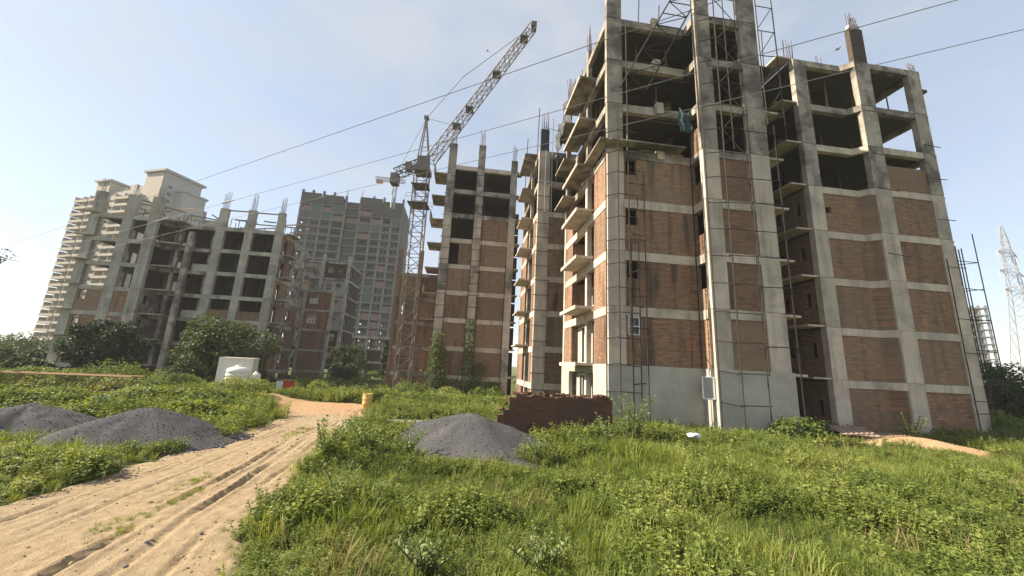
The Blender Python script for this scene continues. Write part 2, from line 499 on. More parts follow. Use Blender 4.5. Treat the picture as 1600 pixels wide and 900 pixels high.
def column(parent, u0, u1, v0, v1, levels, mat, base=0.0, top=None, mats=None):
    """one column, a piece for each storey lift, each lift a touch out of line"""
    zs = [base] + list(levels)
    if top: zs.append(top)
    for i, (a, b) in enumerate(zip(zs[:-1], zs[1:])):
        j = [random.uniform(-.014, .014) for _ in range(4)]
        mt = mats(i) if mats else mat
        m = MB().box(u0 + j[0], u1 + j[1], v0 + j[2], v1 + j[3], a, b - .035)
        m.box(u0 + .03, u1 - .03, v0 + .03, v1 - .03, b - .035, b)          # kicker joint
        m.build('column', mt, parent)


def rebar(parent, u0, u1, v0, v1, z0, h, n=3):
    m = MB()
    for i in range(n):
        for j in range(2):
            x = u0 + (u1 - u0) * (i + .5) / n
            y = v0 + (v1 - v0) * (j + .5) / 2
            hh = h * random.uniform(.75, 1.1)
            dx, dy = random.uniform(-.12, .12), random.uniform(-.12, .12)
            m.tube([(x, y, z0 - .1), (x + dx * .3, y + dy * .3, z0 + hh * .6), (x + dx, y + dy, z0 + hh)], .022, 4)
    for k in range(3):
        z = z0 + .15 + .25 * k
        m.tube([(u0 + .05, v0 + .05, z), (u1 - .05, v0 + .05, z)], .01, 4)
    return m.build('rebar', 'rebar', parent)


# ---- value noise for layout
_P = np.random.default_rng(3).random((64, 64))
def vnoise(x, y, s=1.0):
    x = np.asarray(x, float) * s; y = np.asarray(y, float) * s
    xi = np.floor(x).astype(int); yi = np.floor(y).astype(int)
    fx = x - xi; fy = y - yi
    fx = fx * fx * (3 - 2 * fx); fy = fy * fy * (3 - 2 * fy)
    g = lambda a, b: _P[a % 64, b % 64]
    return (g(xi, yi) * (1 - fx) + g(xi + 1, yi) * fx) * (1 - fy) + (g(xi, yi + 1) * (1 - fx) + g(xi + 1, yi + 1) * fx) * fy
def fbm(x, y, s=1.0, o=4):
    t = 0; a = .5
    for i in range(o):
        t = t + a * vnoise(np.asarray(x) + 17.3 * i, np.asarray(y) - 9.1 * i, s * 2 ** i); a *= .5
    return t
def sstep(a, b, x):
    t = np.clip((np.asarray(x, float) - a) / (b - a), 0, 1)
    return t * t * (3 - 2 * t)


# ================================================================== terrain
ROAD_L = ([-12, 0, 7.4, 13, 18, 21, 23.5, 26], [-8.3, -8.6, -9.0, -9.5, -10.2, -12.2, -14.8, -17.0])
ROAD_R = ([-12, 0, 5.6, 13.9, 17.2, 22.5, 24.5, 26], [-0.9, -2.3, -3.7, -6.0, -6.5, -8.2, -8.0, -8.0])
def road_lr(y):
    return np.interp(y, *ROAD_L), np.interp(y, *ROAD_R)
def road_depth(x, y):
    """metres inside the edge of the dirt road (negative outside)"""
    l, r = road_lr(y)
    d = np.minimum(np.minimum(x - l, r - x), 25.3 - y + 0 * x)
    spur = np.minimum(np.minimum(x + 7.2, -2.2 - x), np.minimum(y - 16.6, 19.6 - y))
    return np.maximum(d, spur) + (fbm(x, y, .9, 4) - .47) * .9
def ground_z(x, y):
    x = np.asarray(x, float); y = np.asarray(y, float)
    z = -1.2 * sstep(24.5, 36, y) * (1 - sstep(2, 6, x))
    near = 1 - sstep(60, 120, np.hypot(x, y))
    z = z + near * (.16 * (fbm(x, y, .3, 3) - .45) * (sstep(-3.2, -2.2, x - np.interp(y, *ROAD_R) + 2.5)))
    bank = sstep(-12.2, -15.5, x) * sstep(13.5, 17, y) * (1 - sstep(26, 34, y))        # weed-grown bank left of the road
    z = z + .32 * bank * (.75 + .5 * vnoise(x, y, .45))
    # soft swell of the field on the right
    z = z + .25 * sstep(.5, 4.5, x) * sstep(6, 12, y) * (1 - sstep(15.5, 17.5, y))
    return z

def axis_pts(lo, hi, mid0, mid1, step, far):
    pts = list(np.arange(mid0, mid1 + 1e-6, step))
    a, s = mid0, step
    left = []
    while a > lo:
        s *= 1.25; a -= s; left.append(max(a, lo))
    a, s = mid1, step
    right = []
    while a < hi:
        s *= 1.25; a += s; right.append(min(a, hi))
    return np.array(left[::-1] + pts + right)

gx = axis_pts(-2500, 2500, -45, 45, .5, 0)
gy = axis_pts(-1500, 3000, -6, 60, .5, 0)
X, Y = np.meshgrid(gx, gy)
Z = ground_z(X, Y)
Z = Z - .22 * sstep(-.1, .5, road_depth(X, Y))          # the road bed is cut below the road sheet
nx, ny = len(gx), len(gy)
verts = np.stack([X.ravel(), Y.ravel(), Z.ravel()], 1)
idx = np.arange(nx * ny).reshape(ny, nx)
faces = np.stack([idx[:-1, :-1].ravel(), idx[:-1, 1:].ravel(), idx[1:, 1:].ravel(), idx[1:, :-1].ravel()], 1)
def grid_obj(name, verts, faces, mat, smooth=True):
    me = bpy.data.meshes.new(name)
    me.from_pydata(verts.tolist(), [], faces.tolist())
    me.materials.append(mat)
    me.polygons.foreach_set('use_smooth', [smooth] * len(me.polygons))
    me.update()
    return link(name, me)

g = G('soil_and_low_growth')
p = g.pos()
n1 = g.noise(p, .35, 5, .6); n2 = g.noise(p, 3.0, 5, .65); n3 = g.noise(p, 22, 4, .6)
c = g.ramp(n2, (.3, (.055, .065, .022)), (.52, (.095, .105, .035)), (.75, (.17, .13, .075)))
c = g.mix(g.ramp(n1, (.42, 0.0), (.68, .7)), c, (.10, .125, .035))
c = g.mix(.4, c, g.ramp(n3, (.3, .5), (.7, 1.0)), 'MULTIPLY')
M['ground'] = g.done(c, .95, .1, normal=g.bump(g.math('ADD', n2, n3), .6, .05))
ground = grid_obj('ground', verts, faces, M['ground'])
tag(ground, 'green weedy ground spreading out to the horizon', kind='structure')

# ---- dirt road with wheel ruts
g = G('sandy_road')
p = g.pos()
n1 = g.noise(p, .5, 5, .6); n2 = g.noise(p, 4.5, 6, .65); n3 = g.noise(p, 38, 4, .7)
sx = g.n("SeparateXYZ"); g.link(p, sx.inputs[0])
c = g.ramp(n2, (.28, (.25, .185, .11)), (.55, (.345, .262, .162)), (.8, (.425, .335, .22)))
c = g.mix(g.ramp(n1, (.45, 0.0), (.7, .5)), c, (.37, .29, .19))
far = g.math('SUBTRACT', g.math('ADD', sx.outputs[1], g.math('MULTIPLY', n1, 2.0)), 20.5)
c = g.mix(g.ramp(far, (0.0, 0.0), (1.0, .5)), c, (.46, .26, .135))                     # redder earth where the road turns
sp = g.math('MULTIPLY', g.ramp(g.math('SUBTRACT', sx.outputs[0], -7.6), (0.0, 0.0), (1.0, 1.0)), g.ramp(g.math('SUBTRACT', sx.outputs[1], 16.0), (0.0, 0.0), (1.0, 1.0)))
c = g.mix(g.math('MULTIPLY', sp, .7), c, (.36, .33, .29))                               # grey stone dust on the spur
c = g.mix(g.math('MULTIPLY', g.ramp(g.noise(p, 11, 3, .7), (.58, 0.0), (.68, 1.0)), .5), c, (.20, .14, .08))
c = g.mix(.35, c, g.ramp(n3, (.3, .45), (.7, 1.0)), 'MULTIPLY')
M['road'] = g.done(c, .97, .08, normal=g.bump(g.math('ADD', g.math('MULTIPLY', n2, 2.0), n3), .7, .03))

rx = np.arange(-17.5, -1.2, .055)
ry = np.concatenate([np.arange(-6, 2, .25), np.arange(2, 14, .05), np.arange(14, 26.0, .10)])
X, Y = np.meshgrid(rx, ry)
L_, R_ = road_lr(Y)
S = (X - L_) / (R_ - L_)
wander = .016 * np.sin(Y * .42 + 1.0) + .005 * np.sin(Y * 1.3)
Zr = ground_z(X, Y) + .012
wdt = np.maximum(R_ - L_, .1)
def rut(s0, width, depth, ph=0.0, wob=1.0):
    d = (S - s0 - wander * wob - .006 * np.sin(Y * 2.1 + ph)) * wdt
    brk = 1.5 * sstep(.15, .85, vnoise(Y * 0 + ph * 7, Y, .7)) * (.6 + .8 * vnoise(X * 3, Y + ph, 3.0))
    return -depth * brk * np.exp(-(d / width) ** 4) + .42 * depth * brk * (np.exp(-((d - width * 1.55) / (width * .55)) ** 2) + np.exp(-((d + width * 1.55) / (width * .55)) ** 2))
fade = 1 - .75 * sstep(16, 20, Y)
Zr = Zr + fade * (rut(.60, .085, .05, .3) + rut(.735, .085, .062, 1.7) + rut(.86, .07, .03, 2.9) + rut(.665, .05, .028, 4.0) + rut(.69, .035, .02, 4.6))
Zr = Zr + fade * (rut(.17, .06, .022, 5.1) + rut(.215, .04, .018, 5.6) + rut(.30, .055, .024, 6.2) + rut(.36, .05, .024, 7.3) + rut(.46, .045, .016, 8.8) + rut(.53, .03, .012, 9.4))
Zr = Zr + .045 * (fbm(X, Y, 1.6, 4) - .47) + .03 * (fbm(X, Y, 9.0, 3) - .45)
ruf = sstep(.55, .75, fbm(X + 40, Y, .8, 3))
Zr = Zr + .05 * ruf * (fbm(X, Y, 6.0, 3) - .35)
RD = road_depth(X, Y)
Zr = Zr - .25 * sstep(.05, -.35, RD)                         # edge dips under the verge
keep = RD > -.4
ny, nx = X.shape
vid = np.arange(nx * ny).reshape(ny, nx)
q = keep[:-1, :-1] & keep[:-1, 1:] & keep[1:, 1:] & keep[1:, :-1]
faces = np.stack([vid[:-1, :-1][q], vid[:-1, 1:][q], vid[1:, 1:][q], vid[1:, :-1][q]], 1)
used = np.unique(faces)
remap = -np.ones(nx * ny, int); remap[used] = np.arange(len(used))
verts = np.stack([X.ravel(), Y.ravel(), Zr.ravel()], 1)[used]
road = grid_obj('dirt_road', verts, remap[faces], M['road'])
tag(road, 'sandy dirt track with deep wheel ruts', kind='structure')


# ================================================================== near block (tower and wing)
TH = R(7.0)
A = thing('apartment_block', 'near eight storey unfinished block of bare concrete frame and brick infill', 'building', (5.0, 18.8, 0), TH)
TZ = [3.22 + 3 * k for k in range(8)]          # tower beam tops
WZ = [3.02 + 3 * k for k in range(7)] + [24.45]          # wing beam tops
def mt(i):
    return 'concrete_old' if i >= 5 else 'concrete'

# tower columns
for (a, b, c_, d, top) in ((0, .95, 0, .3, 28.6), (5.05, 6.0, -1.1, -.8, 28.6), (8.0, 9.1, -1.1, -.8, 28.6)):
    column(A, a, b, c_, d, TZ, 'concrete', 0, top, mt)
for (a, b, c_, d) in ((0, .3, 3.40, 3.75), (0, .3, 8.4, 8.74), (5.2, 5.6, 2.6, 3.0), (4.7, 5.1, 6.0, 6.4), (8.75, 9.05, 3.6, 4.2), (8.75, 9.05, 8.4, 8.74), (2.6, 3.0, 4.6, 5.0)):
    column(A, a, b, c_, d, TZ, 'concrete', 0, None, mt)
for (a, b, c_, d) in ((0, .35, 3.40, 3.8), (0, .35, 8.4, 8.74), (5.2, 5.6, 2.6, 3.0), (2.6, 3.0, 4.6, 5.0)):
    MB().box(a, b, c_, d, 24.25, 24.25 + .75).build('column', 'concrete_old', A)
    rebar(A, a, b, c_, d, 25.0, 2.1)
# beams, slabs
for k, z in enumerate(TZ):
    bm_ = 'concrete_old' if k >= 4 else 'concrete'
    if k > 0:
        box(A, 'beam', bm_, .96, 5.0, .015, .31, z - .5, z - .01)
        wall_v(A, 'beam', bm_, 5.06, 5.36, -.79, .0, z - .5, z - .012)
        box(A, 'beam', bm_, 6.01, 7.99, -1.085, -.79, z - .5, z - .01)
        box(A, 'beam', bm_, .012, .31, .31, 3.39, z - .48, z - .013)
        box(A, 'beam', bm_, .012, .31, 3.76, 8.39, z - .48, z - .013)
        box(A, 'beam', bm_, 8.78, 9.07, -.79, 8.39, z - .48, z - .013)
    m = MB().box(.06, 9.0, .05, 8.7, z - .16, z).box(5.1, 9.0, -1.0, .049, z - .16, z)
    m.build('floor_slab', 'concrete_shade', A)
# ground storey plaster skin
wall_u(A, 'plaster_wall', 'plaster', -.03, 5.03, -.045, .25, -.3, TZ[0])
wall_v(A, 'plaster_wall', 'plaster', 5.03, 5.2, -1.149, -.046, -.3, TZ[0], [(-.95, -.28, 1.75, 2.85)])
wall_u(A, 'plaster_wall', 'plaster', 5.201, 9.25, -1.15, -.9, -.3, TZ[0])
wall_v(A, 'plaster_wall', 'plaster', 9.05, 9.251, -.899, 8.7, -.3, TZ[0] - .02)
wall_v(A, 'plaster_wall', 'plaster', -.031, .2, .2505, 2.15, -.3, TZ[0])
wall_v(A, 'plaster_wall', 'plaster', -.03, .2, 6.9, 8.8, -.3, TZ[0])
window_v(A, 5.0, -.95, -.28, 1.75, 2.85, 0, .06)
m = MB()                                                    # casement standing open beside the return face
m.box(-.03, .03, 0, .55, 0, .06).box(-.03, .03, 0, .55, 1.0, 1.06).box(-.028, .028, 0, .06, .06, 1.0).box(-.028, .028, .49, .55, .06, 1.0)
o = m.build('window_sash', 'white', A); o.location = (4.98, -.95, 1.77); o.rotation_euler = (0, 0, R(68))
MB().box(-.008, .008, .06, .49, .06, 1.0).build('pane', 'pale_glass', o)
# brick storeys
for k in range(1, 5):
    z0, z1 = TZ[k - 1], TZ[k] - .5
    wu0, wu1 = 1.08, 1.72
    wall_u(A, 'brick_panel', 'brick', .951, 5.055, .06, .27, z0, z1, [(wu0, wu1, z1 - .98, z1 - .02)])
    holes = [] if k == 1 else [(-.78, .02, z0 + 1.12, z1)]
    wall_v(A, 'brick_panel', 'brick', 5.1, 5.3, -.8, .055, z0, z1, holes)
    wall_u(A, 'brick_panel', 'brick_b', 6.0, 8.0, -1.03, -.82, z0, z1)
    wall_v(A, 'brick_panel', 'brick', .045, .26, .301, 2.05, z0, TZ[k] - .48)
    wall_v(A, 'brick_panel', 'brick', .045, .26, 6.9, 8.4, z0, TZ[k] - .48)
    wall_u(A, 'brick_panel', 'brick', .045, 1.2, 6.68, 6.899, z0, TZ[k] - .48)
    wall_u(A, 'brick_panel', 'brick_b', .045, 1.2, 2.051, 2.25, z0, TZ[k] - .48)
    wall_v(A, 'brick_panel', 'brick_b', 1.2, 1.4, 2.05, 6.9, z0, TZ[k] - .17, [(2.6, 3.4, z0, z0 + 2.1), (4.4, 5.9, z0 + .9, z0 + 2.1)])
    wall_v(A, 'brick_panel', 'brick_b', 8.8, 9.03, -.8, 8.4, z0, TZ[k] - .48, [(1.6, 2.5, z0 + 1, z0 + 2.2)])
    wall_u(A, 'brick_panel', 'brick_b', .3, 8.8, 8.45, 8.65, z0, TZ[k] - .17)
    window_v(A, 1.22, 4.4, 5.9, z0 + .9, z0 + 2.1, 1) if k <= 2 else None
    if k == 1:
        window_u(A, wu0, wu1, .03, z1 - .98, z1 - .02, 0, .06)
        box(A, 'window_transom', 'white', wu0 + .06, wu1 - .06, .034, .07, z1 - .55, z1 - .5)
    if k == 2:
        MB().bar((wu0, -.05, z1 - .8), (wu1, .02, z1 - .5), .04).build('brace', 'pipe_pale', A)
# finished lower flat on the left side
wall_v(A, 'plaster_wall', 'plaster', .5, .7, 2.25, 6.68, TZ[0], TZ[1] - .17, [(2.5, 3.4, TZ[0] + .9, TZ[1] - .6), (4.0, 5.8, TZ[0] + .05, TZ[1] - .6)])
window_v(A, .47, 2.5, 3.4, TZ[0] + .9, TZ[1] - .6, 1, .07)
window_v(A, .47, 4.0, 5.8, TZ[0] + .05, TZ[1] - .6, 2, .07)
wall_v(A, 'plaster_wall', 'plaster', .5, .7, 2.15, 6.9, 0, TZ[0] - .17, [(2.6, 4.4, .9, 2.6), (5.0, 6.2, .1, 2.6)])
window_v(A, .47, 2.6, 4.4, .9, 2.6, 2, .07)
window_v(A, .47, 5.0, 6.2, .1, 2.6, 1, .07)
# ground-floor beam on the left side
box(A, 'beam', 'plaster', -.02, .31, 2.151, 6.899, TZ[0] - .48, TZ[0] - .013)
# balconies on the left side
for k in range(0, 7):
    z = TZ[k] + (.12 if k else -.1)
    dpt = 1.05 if k else 1.0
    bal = box(A, 'balcony_slab', 'concrete_old' if k > 3 else 'concrete', -dpt, -.001, 2.25 if k < 5 else 1.9, 5.6, z, z + .13)
    MB().box(-dpt - .04, -dpt + .05, 2.22 if k < 5 else 1.87, 5.63, z - .06, z + .15).build('drip_edge', 'concrete', bal)
    if k >= 4:
        MB().box(-.9, -.001, 6.1, 8.7, z - .35, z - .22).build('balcony_slab', 'concrete_old', A)
# thin ledge wrapping the corner under the open storeys
MB().box(-.62, -.001, -.55, 2.2, TZ[4] + .16, TZ[4] + .25).box(.0, 4.4, -.62, -.001, TZ[4] + .165, TZ[4] + .245).build('ledge', 'concrete_old', A)
# open storeys: partitions deep inside, stub walls
for k in range(5, 8):
    z0, z1 = TZ[k - 1], TZ[k] - .17
    wall_u(A, 'brick_panel', 'brick_in_shade', 1.5, 8.75, 8.3, 8.5, z0, z1, [(5.6, 6.4, z0, z0 + 2.1)])
    wall_u(A, 'brick_panel', 'brick_in_shade', 2.6, 7.4, 5.2, 5.4, z0, z1, [(3.4, 4.2, z0, z0 + 2.1)])
    wall_v(A, 'brick_panel', 'brick_in_shade', 7.4, 7.6, .5, 8.3, z0, z1)
    wall_v(A, 'brick_panel', 'brick_in_shade', 8.8, 8.98, .3, 8.4, z0, z1 - .3)
wall_v(A, 'brick_panel', 'brick', 5.1, 5.3, -.8, .02, TZ[4], TZ[4] + 1.5)
wall_v(A, 'brick_panel', 'brick', 4.9, 5.1, 1.8, 2.6, TZ[4], TZ[4] + 2.5)
wall_u(A, 'brick_panel', 'brick_in_shade', 1.6, 4.6, 1.5, 1.7, TZ[4], TZ[4] + .75)
for k, uu in ((4, 3.0), (5, 3.05), (6, 2.95), (7, 2.9)):                       # plinth stubs left on the beams
    box(A, 'stub', 'concrete', uu, uu + .42, -.06, .25, TZ[k] - .35, TZ[k] + .38)
# side ledges right of the tower
for k in range(0, 6):
    box(A, 'ledge', 'concrete', 9.26 if k == 0 else 9.12, 10.05, -1.05, .5, TZ[k] - .16, TZ[k] - .05)
# cement sacks of mud-stained brickwork below the top open edge
wall_u(A, 'parapet', 'brick_b', 2.5, 4.8, .33, .55, TZ[4] + .001, TZ[4] + .35)

# wing
for (a, b, c_, d) in ((13.65, 14.6, .95, 1.3), (17.8, 18.95, .4, .75), (22.0, 22.95, .4, .75)):
    column(A, a, b, c_, d, WZ, 'concrete', -.3, None, mt)
for (a, b, c_, d) in ((15.5, 16.0, 4.6, 5.1), (19.0, 19.4, 5.0, 5.5), (22.55, 22.93, 4.6, 5.1), (22.55, 22.93, 8.6, 9.0), (13.7, 14.05, 8.6, 9.0), (18.4, 18.8, 8.6, 9.0), (10.6, 11.0, 4.6, 5.0), (11.6, 11.9, 7.6, 8.0)):
    column(A, a, b, c_, d, WZ, 'concrete', -.3, None, lambda i: 'concrete_old')
for k, z in enumerate(WZ):
    bm_ = 'concrete_old' if k >= 6 else 'concrete'
    box(A, 'beam', bm_, 14.61, 17.25, .965, 1.28, z - .45, z - .01)
    m = MB()                                                  # the beam kinks forward to the next column
    m.add([(17.25, .965, z - .45), (17.8, .415, z - .45), (17.8, .72, z - .45), (17.25, 1.28, z - .45), (17.25, .965, z - .012), (17.8, .415, z - .012), (17.8, .72, z - .012), (17.25, 1.28, z - .012)],
          [(3, 2, 1, 0), (4, 5, 6, 7), (0, 1, 5, 4), (1, 2, 6, 5), (2, 3, 7, 6), (3, 0, 4, 7)])
    m.build('beam', bm_, A)
    box(A, 'beam', bm_, 18.96, 21.99, .415, .73, z - .45, z - .01)
    box(A, 'beam', bm_, 22.63, 22.93, .76, 4.59, z - .45, z - .013)
    box(A, 'beam', bm_, 22.63, 22.93, 5.11, 8.59, z - .45, z - .013)
    MB().box(13.7, 17.95, 1.0, 8.95, z - .15, z).box(17.951, 22.89, .5, 8.95, z - .15, z).build('floor_slab', 'concrete_shade', A)
    MB().box(9.12, 13.65, 4.6, 8.9, z - .15, z + .004).build('floor_slab', 'concrete_shade', A)
    box(A, 'ledge', 'concrete', 12.5, 13.64, 1.02, 3.6, z - .02, z + .08)
    if k > 0:
        box(A, 'ledge', 'concrete_old', 22.97, 23.25, .55, 1.0, z - .1, z - .02)
for k in range(0, 5):
    z0, z1 = (WZ[k - 1] if k else -.3), WZ[k] - .45
    wall_u(A, 'brick_panel', 'brick_wing', 14.6, 17.27, 1.03, 1.25, z0, z1, [(14.75, 15.15, z0 + 1.25, z0 + 1.65)] if k == 4 else [])
    m = MB()
    m.add([(17.27, 1.03, z0), (17.8, .5, z0), (17.8, .72, z0), (17.27, 1.25, z0), (17.27, 1.03, z1), (17.8, .5, z1), (17.8, .72, z1), (17.27, 1.25, z1)],
          [(3, 2, 1, 0), (4, 5, 6, 7), (0, 1, 5, 4), (1, 2, 6, 5), (2, 3, 7, 6), (3, 0, 4, 7)])
    m.build('brick_panel', 'brick_wing', A)
    wall_u(A, 'brick_panel', 'brick_wing', 18.95, 22.0, .48, .70, z0, z1)
    wall_v(A, 'brick_panel', 'brick_b', 13.7, 13.92, 1.3, 4.6, z0, WZ[k] - .16, [(1.75, 2.15, z0 + 1.2, z0 + 2.1), (3.3, 3.75, z0 + 1.2, z0 + 2.1)])
    wall_v(A, 'brick_panel', 'brick_wing', 22.65, 22.87, .75, 8.6, z0, z1)
    wall_u(A, 'brick_panel', 'brick_in_shade', 9.1, 13.65, 8.6, 8.8, z0, WZ[k] - .16)
    wall_u(A, 'brick_panel', 'brick_in_shade', 13.95, 22.65, 8.65, 8.85, z0, WZ[k] - .16)
# higher open storeys of the wing
wall_u(A, 'brick_panel', 'brick_wing', 18.95, 22.0, .5, .72, WZ[4], WZ[4] + 1.75)
wall_u(A, 'brick_panel', 'brick_in_shade', 15.4, 18.0, 4.2, 4.4, WZ[4], WZ[5] - .16)
for k in (5, 6, 7):
    z0, z1 = WZ[k - 1], WZ[k] - .16
    wall_u(A, 'brick_panel', 'brick_in_shade', 9.1, 20.0, 8.6, 8.8, z0, z1)
    wall_u(A, 'brick_panel', 'brick_in_shade', 20.0, 23.0, 8.6, 8.8, z0, z0 + .5)
    wall_v(A, 'brick_panel', 'brick_in_shade', 13.75, 13.9, 4.6, 8.6, z0, z1)
    wall_v(A, 'brick_panel', 'brick_in_shade', 19.3, 19.5, 5.6, 8.6, z0, z1)
box(A, 'parapet', 'concrete_old', 14.0, 22.75, 2.0, 2.14, WZ[7], WZ[7] + .22)
# the tall brick-clad pillar and column stubs on the wing roof
box(A, 'pillar', 'brick_dark', 17.85, 18.9, .42, .74, WZ[7], WZ[7] + 2.75)
box(A, 'pillar_cap', 'concrete', 17.95, 18.8, .47, .7, WZ[7] + 2.75, WZ[7] + 3.1)
rebar(A, 17.95, 18.8, .47, .7, WZ[7] + 3.1, 1.0, 4)
box(A, 'stub', 'concrete_old', 15.4, 16.1, 3.0, 3.5, WZ[7], WZ[7] + .9)
rebar(A, 15.4, 16.1, 3.0, 3.5, WZ[7] + .9, 1.9)
rebar(A, 19.8, 20.4, 3.6, 4.0, WZ[7] + .1, 2.3)
rebar(A, 17.2, 17.8, 4.2, 4.6, WZ[7] + .1, 1.4)
box(A, 'gutter_stub', 'pipe', 22.9, 23.5, .5, .72, WZ[6] + 1.9, WZ[6] + 2.1)
# props in the dark gap between tower and wing
for i, (uu, vv, a, b) in enumerate(((9.7, 2.0, 18, 21), (10.3, 2.6, 18, 21), (11.0, 2.2, 18, 21), (11.6, 2.8, 18, 21), (12.3, 2.3, 18, 21), (12.8, 3.0, 18, 21), (10.0, 3.2, 21, 24), (10.8, 3.0, 21, 24), (11.9, 3.3, 21, 24), (12.6, 3.1, 21, 24))):
    MB().tube([(uu, vv, a), (uu + .08, vv, b)], .045, 6).build('prop', 'timber', A)
MB().box(9.3, 13.2, 1.8, 4.6, WZ[6] - .15, WZ[6]).box(9.4, 13.1, 1.9, 4.6, WZ[7] - .15, WZ[7]).build('floor_slab', 'concrete_shade', A)
for a, b in (((9.35, 1.4, .2), (10.1, 4.3, 2.9)), ((10.5, 1.3, .2), (10.55, 4.3, 2.8)), ((11.9, 1.2, .2), (11.7, 4.2, 2.9)), ((12.5, 1.5, .2), (12.3, 4.3, 2.9))):
    MB().tube([a, b], .05, 6).build('pole', 'timber', A)


rq = random.Random(12)
for k in (4, 5, 6):                                     # timber props and planks left in the open storeys
    for i in range(9):
        u, v = rq.uniform(.6, 7.0), rq.uniform(.6, 4.6)
        MB().tube([(u, v, TZ[k]), (u + rq.uniform(-.15, .15), v, TZ[k + 1] - .17)], .045, 5).build('prop', 'timber', A)
    for i in range(3):
        u, v = rq.uniform(1.0, 3.6), rq.uniform(.1, .5)
        MB().bar((u, v, TZ[k] + .04), (u + rq.uniform(.8, 1.9), v + rq.uniform(-.1, .3), TZ[k] + rq.uniform(.05, .4)), .16, .05).build('plank', 'timber', A)
for k in (4, 5, 6):
    for i in range(8):
        u, v = rq.uniform(14.2, 22.8), rq.uniform(2.0, 6.5)
        MB().tube([(u, v, WZ[k]), (u + rq.uniform(-.15, .15), v, WZ[k + 1] - .16)], .045, 5).build('prop', 'timber', A)
for (u, v, h) in ((1.2, 6.5, 1.6), (3.9, 1.0, 1.2), (4.4, 5.2, 2.0), (7.0, 2.0, 1.8), (7.8, 5.5, 2.4), (.4, 6.2, 1.9)):
    rebar(A, u, u + .4, v, v + .4, TZ[7], h, 3)
for (u, v, h) in ((13.5, 1.1, 1.7), (14.6, 5.5, 2.2), (21.3, 4.6, 1.5), (22.6, .55, .9), (17.0, 2.2, 2.0)):
    rebar(A, u, u + .5, v, v + .3, WZ[7], h, 3)
for (u, v, h) in ((14.6, 2.5, 3.2), (15.3, 2.5, 2.8), (12.6, 2.2, 3.4), (11.2, 2.4, 2.6), (2.2, .3, 2.4), (3.6, .4, 1.8)):
    MB().tube([(u, v, WZ[7]), (u + .12, v, WZ[7] + h)], .035, 5).build('pole', 'pipe', A)


def local(par, u, v, w):
    c_, s_ = math.cos(par.rotation_euler.z), math.sin(par.rotation_euler.z)
    return (par.location.x + u * c_ - v * s_, par.location.y + u * s_ + v * c_, par.location.z + w)

# ================================================================== scaffolds on the near block
def scaffold(label, poles, ledgers, mat='pipe', braces=(), rad=.03):
    t = thing('scaffold', label, 'scaffold', local(A, poles[0][0], poles[0][1], 0), TH, 'scaffolds on the near block')
    ou, ov = poles[0][:2]
    for u, v, w0, w1, *ln in poles:
        l = ln[0] if ln else 0
        MB().tube([(u - ou, v - ov, w0), (u - ou + l * .5 + random.uniform(-.03, .03), v - ov, (w0 + w1) / 2), (u - ou + l, v - ov, w1)], rad * random.uniform(.9, 1.15), 6).build('pole', mat, t)
    for a, b in ledgers:
        MB().tube([(a[0] - ou, a[1] - ov, a[2]), (b[0] - ou, b[1] - ov, b[2] + random.uniform(-.05, .05))], rad * .85, 5).build('ledger', mat, t)
    for a, b in braces:
        MB().tube([(a[0] - ou, a[1] - ov, a[2]), (b[0] - ou, b[1] - ov, b[2])], rad * .8, 5).build('brace', mat, t)
    return t

leds = []
for i in range(12):
    w = 1.9 + i * 1.28
    leds += [((-.18, -.22, w), (.38, -.62, w + .05)), ((.30, -.60, w + .04), (1.45, -.60, w))]
    if i % 3 == 0: leds.append(((1.05, -.60, w + .4), (1.9, -.1, w + .45)))
scaffold('pipe scaffold climbing the corner column beside the small square windows',
         [(-.18, -.22, 0, 16.3), (.36, -.62, 0, 17.4), (1.02, -.62, 0, 9.5), (1.42, -.60, 0, 13.8)], leds)
leds, brs = [], []
for i in range(17):
    w = 1.6 + i * 1.45
    leds.append(((5.0, -1.25, w + .1), (5.75, -1.75, w)))
    leds.append(((5.65, -1.75, w), (7.25, -1.75, w + .03)))
    if i % 2 == 0 and w > 14.5: brs.append(((5.9, -1.7, w), (7.1, -1.7, w + 1.4)))
    if i % 2 == 1 and w > 14.5: brs.append(((7.1, -1.7, w), (5.9, -1.7, w + 1.4)))
scaffold('tall pipe scaffold in front of the two middle tower columns',
         [(5.02, -1.28, 0, 27.8), (5.8, -1.78, 0, 26.4), (7.15, -1.78, 0, 28.3), (6.55, -1.6, 15, 27.5)], leds, 'pipe', brs)
leds = [((21.7, .15, w), (23.05, .15, w)) for w in (1.5, 2.2, 4.9, 6.9, 10.1, 13.2, 16.0, 18.4)]
leds += [((17.65, .15, w), (19.2, .12, w - .1)) for w in (10.6, 14.9, 17.3, 20.4)]
scaffold('single scaffold pole with short rungs on the end column of the brick wing', [(21.75, .15, 0, 10.6), (23.07, .2, 0, 11.4)], leds)
leds = []
for w in (3.2, 5.2, 7.1, 9.1, 10.9):
    leds += [((23.9, 1.0, w), (25.6, 1.05, w)), ((23.9, 1.05, w), (24.6, 2.4, w)), ((24.6, 2.4, w), (25.6, 1.05, w + .05))]
scaffold('free standing pipe scaffold at the right end of the brick wing',
         [(23.95, 1.0, 0, 11.9), (24.25, 1.05, 0, 11.7), (24.6, 2.4, 0, 10.9), (25.6, 1.05, 0, 12.9)], leds)
leds = [((.95, -.5, w), (4.95, -.5, w + .04)) for w in (16.9, 19.8, 22.9)] + [((.95, -.5, w), (1.9, -.5, w + .02)) for w in (5.0, 6.6, 8.1, 9.7, 11.3, 12.9)]
scaffold('thin pipe rails strung across the open storeys between corner and middle column', [(.98, -.5, 3.4, 23.6), (1.85, -.5, 0, 13.6)], leds)
